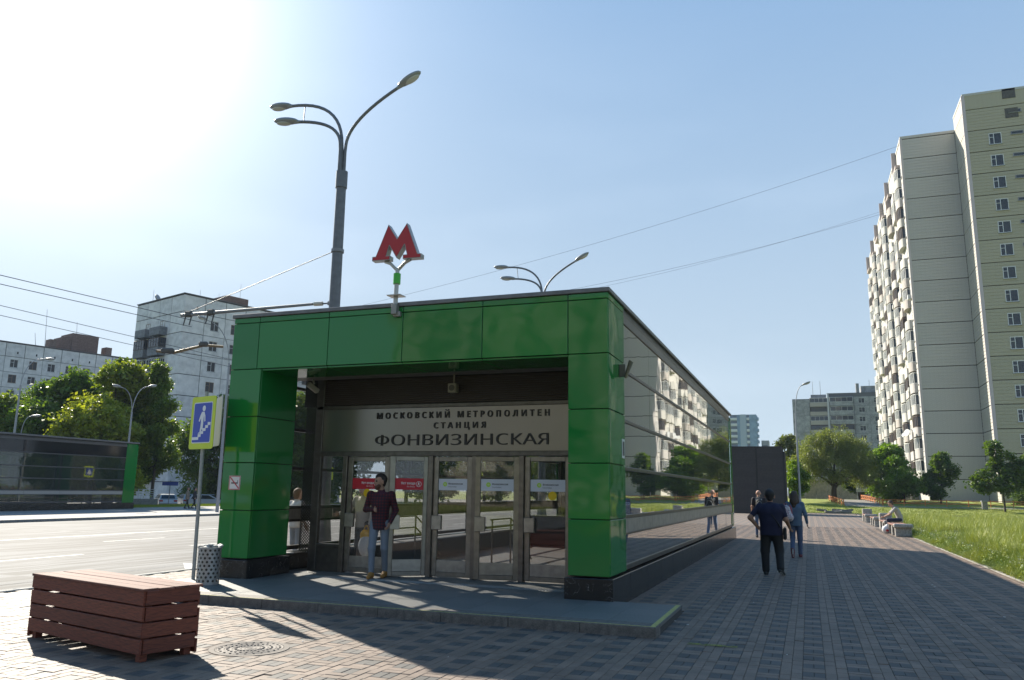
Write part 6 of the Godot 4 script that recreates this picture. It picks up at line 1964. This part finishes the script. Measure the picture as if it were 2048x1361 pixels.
	if o.has("print"):
		var pm := StandardMaterial3D.new(); pm.albedo_texture = tex[o.print]; pm.uv1_triplanar = true; pm.uv1_scale = Vector3.ONE * o.get("pscale", 14.0); pm.roughness = 0.85
		smat = pm
	obj("shirt" if not o.has("coat") else "jacket", sm, smat, t)
	# hair
	if o.has("hair"):
		var hc: Color = o.hair
		var hr := [[hd + up * .055 * hs - lk * .02 * hs, hd + up * .05 * hs - lk * .035 * hs, .083 * hs, .088 * hs, hc], [hd + up * .085 * hs + lk * .035 * hs, hd + up * .09 * hs, .052 * hs, .06 * hs, hc]]
		if o.get("long", false):
			hr.append([hd - lk * .05 * hs, hd - lk * .075 * hs - up * .16 * hs, .095 * hs, .085 * hs, hc]); hr.append([hd - lk * .07 * hs - up * .14 * hs, hd - lk * .08 * hs - up * .27 * hs, .09 * hs, .05 * hs, hc])
			for q in [-1.0, 1.0]: hr.append([hd + rt * q * .075 * hs, hd + rt * q * .095 * hs - up * .2 * hs, .04 * hs, .035 * hs, hc])
		elif o.get("crop", false):
			hr.append([hd - lk * .035 * hs + up * .02 * hs, hd - lk * .045 * hs - up * .035 * hs, .078 * hs, .055 * hs, hc])
		else:
			hr.append([hd - lk * .045 * hs, hd - lk * .05 * hs - up * .06 * hs, .075 * hs, .06 * hs, hc])
		obj("hair", skin_mesh(hr, cell * 0.8, 0.03), vmat(0.7), t)
	if o.has("beard"):
		obj("beard", skin_mesh([[hd + lk * .05 * hs - up * .07 * hs - rt * .035 * hs, hd + lk * .055 * hs - up * .09 * hs, .038 * hs, .04 * hs, o.beard], [hd + lk * .05 * hs - up * .07 * hs + rt * .035 * hs, hd + lk * .055 * hs - up * .09 * hs, .038 * hs, .04 * hs, o.beard]], cell * 0.7, 0.02), vmat(0.9), t)
	# shoes
	var shc: Color = o.get("shoe", Color(0.03, 0.03, 0.035))
	for q in ["l", "r"]:
		var A: Vector3 = J["a" + q]
		var fd: Vector3 = J["f" + q].normalized()
		var sn := fd.cross(Vector3.RIGHT).normalized()
		if sn.y > 0: sn = -sn
		var heel: Vector3 = A + sn * .045 * s - fd * .04 * s
		var toe: Vector3 = A + sn * .055 * s + fd * .17 * s
		var sh := skin_mesh([[heel, A + fd * .05 * s + sn * .03 * s, .042 * s, .05 * s, shc], [A + fd * .04 * s + sn * .04 * s, toe, .045 * s, .036 * s, shc], [A, A + sn * .03 * s, .048 * s, .05 * s, shc], [heel + sn * .026 * s, toe + sn * .018 * s, .022 * s, .018 * s, o.get("sole", shc)]], cell, 0.02)
		obj("shoe", sh, vmat(0.7), t)
	return t
func backpack(label: String, p: Vector3, yaw: float, m: Material, trim: Material, s := 1.0, tilt := 0.0) -> Node3D:
	var t := thing("backpack", label, "backpack", p, yaw)
	var b := skin_mesh([[Vector3(0, .10, 0), Vector3(0, .30, 0), .13, .11, Color.WHITE], [Vector3(.05, .08, 0), Vector3(-.05, .08, 0), .115, .115, Color.WHITE], [Vector3(0, .1, .05), Vector3(0, .2, .05), .10, .08, Color.WHITE]], 0.014, 0.03)
	var o := obj("sack", b, m, t); o.scale = Vector3.ONE * s; o.rotation.z = tilt
	b = MB.new()
	for q in [-.09, .09]: b.tube([Vector3(q, .06, -.1), Vector3(q, .30, -.13), Vector3(q, .40, -.06)], [.018], 6)
	b.tube([Vector3(-.03, .40, 0), Vector3(-.03, .46, 0.01), Vector3(.03, .46, .01), Vector3(.03, .40, 0)], [.009], 6)
	o = obj("straps", b, trim, t); o.scale = Vector3.ONE * s; o.rotation.z = tilt
	b = MB.new(); b.tube(bez(Vector3(-.11, .12, .13), Vector3(0, .55, .17), Vector3(.11, .12, .13), 10), [.006], 5)
	o = obj("zip", b, trim, t); o.scale = Vector3.ONE * s; o.rotation.z = tilt
	return t
func people() -> void:
	# man stepping out of the doors
	person("bearded man in dark plaid shirt and jeans stepping out of the open door", Vector3(-7.08, 0.12, -12.62), PI + 0.25, {"al": Vector3(-.08, .09, .16), "kl": Vector3(-.09, .50, .02), "ar": Vector3(.09, .09, -.10), "kr": Vector3(.10, .50, -.10), "el": Vector3(-.26, 1.15, .06), "wl": Vector3(-.20, .93, -.10), "er": Vector3(.27, 1.16, .02), "wr": Vector3(.06, 1.16, -.20), "tr": Vector3(0, 1, -0.2), "look": Vector3(0.75, -0.05, -0.65), "head": Vector3(.02, 1.635, -.02)},
		{"s": 1.0, "cell": 0.012, "w": 0.96, "print": "plaid", "pscale": 10.0, "pants": Color(0.17, 0.20, 0.25), "bare": false, "shirt": Color(0.06, 0.01, 0.03), "hair": Color(0.03, 0.022, 0.018), "crop": true, "beard": Color(0.09, 0.04, 0.025), "skin": Color(0.40, 0.24, 0.17), "shoe": Color(0.35, 0.17, 0.04), "hem": -0.05})
	# woman behind the glass
	person("woman in a striped top behind the glass of the leftmost door", Vector3(-8.02, 0.12, -13.62), PI - 0.25, {"er": Vector3(.28, 1.18, -.12), "wr": Vector3(.28, 1.12, -.40), "tr": Vector3(0, 1, 0)}, {"s": 0.93, "cell": 0.018, "pants": Color(0.03, 0.03, 0.035), "shirt": Color(0.45, 0.44, 0.42), "bare": false, "hair": Color(0.05, 0.035, 0.025), "skin": Color(0.45, 0.28, 0.2)})
	var t := thing("carrier_bag", "translucent plastic carrier bag with a yellow top in the woman's hand", "bag", Vector3(-7.80, 0.42, -13.40))
	var b := MB.new(); b.ball(Vector3(0, 0.17, 0), Vector3(.15, .2, .09), 14, 10)
	obj("sack", b, mat(0.5, 0.52, 0.56, 0.35), t)
	b = MB.new(); b.ball(Vector3(-.02, 0.36, 0), Vector3(.11, .11, .05), 12, 8); b.tube(bez(Vector3(-.06, .42, 0), Vector3(0, .66, 0), Vector3(.06, .42, 0), 8), [.01], 6)
	obj("yellow_bag", b, mat(0.80, 0.45, 0.01, 0.5), t)
	# woman outside the left glass wall
	person("woman in a white blouse walking outside beyond the left glass wall", Vector3(-10.55, 0, -15.1), -0.25, {"al": Vector3(-.09, .09, -.2), "ar": Vector3(.09, .1, .2)}, {"s": 0.92, "cell": 0.018, "pants": Color(0.28, 0.31, 0.36), "shirt": Color(0.66, 0.62, 0.56), "bare": true, "hair": Color(0.22, 0.13, 0.07), "skin": Color(0.5, 0.32, 0.22), "w": 1.1})
	# boy in navy
	person("stocky person in navy T-shirt and loose black trousers walking away, seen from behind", Vector3(-0.78, 0, -18.0), 0.0, {"al": Vector3(-.14, .08, .05), "ar": Vector3(.16, .13, .16), "kl": Vector3(-.145, .49, 0), "kr": Vector3(.145, .50, -.02), "hl": Vector3(-.10, .90, 0), "hr": Vector3(.10, .90, 0), "el": Vector3(-.42, 1.17, .10), "wl": Vector3(-.25, .95, .03), "er": Vector3(.31, 1.14, .03), "wr": Vector3(.37, .97, -.18), "fr": Vector3(.35, -.35, -1), "sl": Vector3(-.225, 1.41, 0), "sr": Vector3(.225, 1.41, 0)},
		{"s": 0.985, "cell": 0.013, "w": 1.48, "leg": 1.5, "pants": Color(0.010, 0.009, 0.010), "shirt": Color(0.009, 0.010, 0.032), "skin": Color(0.30, 0.16, 0.10), "hs": 1.13, "crop": true, "hair": Color(0.012, 0.01, 0.01), "shoe": Color(0.02, 0.025, 0.025), "sole": Color(0.35, 0.35, 0.33), "hem": -0.03})
	t = thing("shoulder_bag", "black shoulder bag strap and pouch worn by the person in navy", "bag", Vector3(-0.78, 0, -18.0))
	b = MB.new(); b.tube(bez(Vector3(-.16, 1.44, .06), Vector3(0.0, 1.3, .24), Vector3(.20, .96, .14), 10), [.016], 6)
	obj("strap", b, mat(0.01, 0.01, 0.012, 0.8), t)
	b = MB.new(); b.cbox(Vector3(.27, .84, 0.02), Vector3(.07, .26, .22), .03)
	obj("pouch", b, mat(0.012, 0.011, 0.012, 0.8), t)
	# girl with a backpack
	person("woman in denim jacket and jeans with long brown hair walking away", Vector3(-0.38, 0, -23.3), 0.0, {"al": Vector3(-.10, .20, .28), "kl": Vector3(-.09, .51, -.02), "ar": Vector3(.09, .08, -.02), "fl": Vector3(0, -1, -.25), "el": Vector3(-.24, 1.16, -.02), "wl": Vector3(-.2, 1.0, -.2), "er": Vector3(.27, 1.13, .03), "wr": Vector3(.30, .90, -.02), "look": Vector3(0.15, -0.2, -1)},
		{"s": 0.985, "cell": 0.014, "w": 1.12, "leg": 1.12, "coat": true, "pants": Color(0.065, 0.09, 0.15), "shirt": Color(0.085, 0.125, 0.18), "bare": false, "hair": Color(0.05, 0.028, 0.018), "long": true, "skin": Color(0.4, 0.24, 0.17), "shoe": Color(0.12, 0.02, 0.025), "sole": Color(0.4, 0.4, 0.4), "hem": -0.04})
	var fl := StandardMaterial3D.new()
	var im := Image.create(64, 64, false, Image.FORMAT_RGB8)
	var fb := noise_bytes(61, 0.09, 2, 64)
	for y in 64:
		for x in 64:
			var v := fb[y * 64 + x] / 255.0
			im.set_pixel(x, y, (Color(0.55, 0.52, 0.52) if v < 0.58 else (Color(0.35, 0.12, 0.16) if v < 0.68 else Color(0.08, 0.08, 0.12))).linear_to_srgb())
	fl.albedo_texture = ImageTexture.create_from_image(im); fl.uv1_triplanar = true; fl.uv1_scale = Vector3.ONE * 4.0; fl.roughness = 0.8
	backpack("white backpack with a pink floral print on the woman in denim", Vector3(-0.56, 0.96, -23.05), -0.35, fl, mat(0.35, 0.10, 0.13, 0.8), 1.0, 0.12)
	# bald man further on
	person("bald man in black T-shirt and jeans ahead of the other walkers", Vector3(-1.85, 0, -33.0), 0.15, {"al": Vector3(-.10, .09, -.15), "ar": Vector3(.1, .1, .2), "kr": Vector3(.1, .5, 0.0)}, {"s": 1.03, "cell": 0.018, "w": 1.15, "pants": Color(0.07, 0.11, 0.2), "shirt": Color(0.02, 0.018, 0.02), "skin": Color(0.45, 0.26, 0.19)})
	backpack("black backpack on the bald man's back", Vector3(-1.82, 1.02, -32.74), 0.15, mat(0.012, 0.012, 0.013, 0.8), mat(0.25, 0.28, 0.3, 0.6), 1.1)
	# seated man
	person("man in a checked shirt and dark jeans sitting hunched on the bench", Vector3(3.85, 0, -41.6), PI / 2, {"hl": Vector3(-.1, .55, 0.05), "hr": Vector3(.1, .55, 0.05), "kl": Vector3(-.14, .54, -.42), "kr": Vector3(.16, .54, -.42), "al": Vector3(-.13, .09, -.40), "ar": Vector3(.17, .09, -.46), "waist": Vector3(0, .70, .03), "chest": Vector3(0, .92, -.06), "neck": Vector3(0, 1.10, -.18), "head": Vector3(0, 1.22, -.28), "sl": Vector3(-.19, 1.03, -.12), "sr": Vector3(.19, 1.03, -.12), "el": Vector3(-.25, .78, -.36), "er": Vector3(.25, .78, -.36), "wl": Vector3(-.10, .66, -.58), "wr": Vector3(.10, .66, -.60), "look": Vector3(0, -0.5, -1)},
		{"s": 1.06, "cell": 0.016, "print": "check", "pscale": 12.0, "pants": Color(0.018, 0.022, 0.05), "shirt": Color(0.3, 0.28, 0.25), "hair": Color(0.06, 0.04, 0.03), "crop": true, "skin": Color(0.42, 0.25, 0.18), "hem": 0.14, "sit": true})
	# couple across the road
	person("older person in beige jacket and dark trousers walking across the road", Vector3(-43.8, 0, -48.75), -1.0, {"al": Vector3(-.1, .09, -.15), "ar": Vector3(.1, .1, .15)}, {"s": 0.90, "cell": 0.022, "w": 1.25, "coat": true, "bare": false, "pants": Color(0.02, 0.02, 0.022), "shirt": Color(0.22, 0.18, 0.13), "hair": Color(0.12, 0.08, 0.06), "hem": -0.12}, "couple across the road")
	person("person in dark jacket walking arm in arm beside the beige jacket", Vector3(-43.4, 0, -49.05), -1.0, {"al": Vector3(-.1, .1, .2), "ar": Vector3(.1, .09, -.2)}, {"s": 0.88, "cell": 0.022, "w": 1.15, "coat": true, "bare": false, "pants": Color(0.015, 0.015, 0.018), "shirt": Color(0.03, 0.03, 0.032), "hair": Color(0.05, 0.035, 0.03), "hem": -0.08}, "couple across the road")

func _ready() -> void:
	rng.seed = 20240
	look()
	make_textures()
	ground()
	pavilion()
	far_pavilion()
	buildings()
	metro_sign()
	manhole()
	wooden_box()
	litter_bin()
	road_signs()
	lamps_and_wires()
	right_side()
	left_side()
	plants()
	people()
	print("leaves ", leaves)
	print("done ", Time.get_ticks_msec())
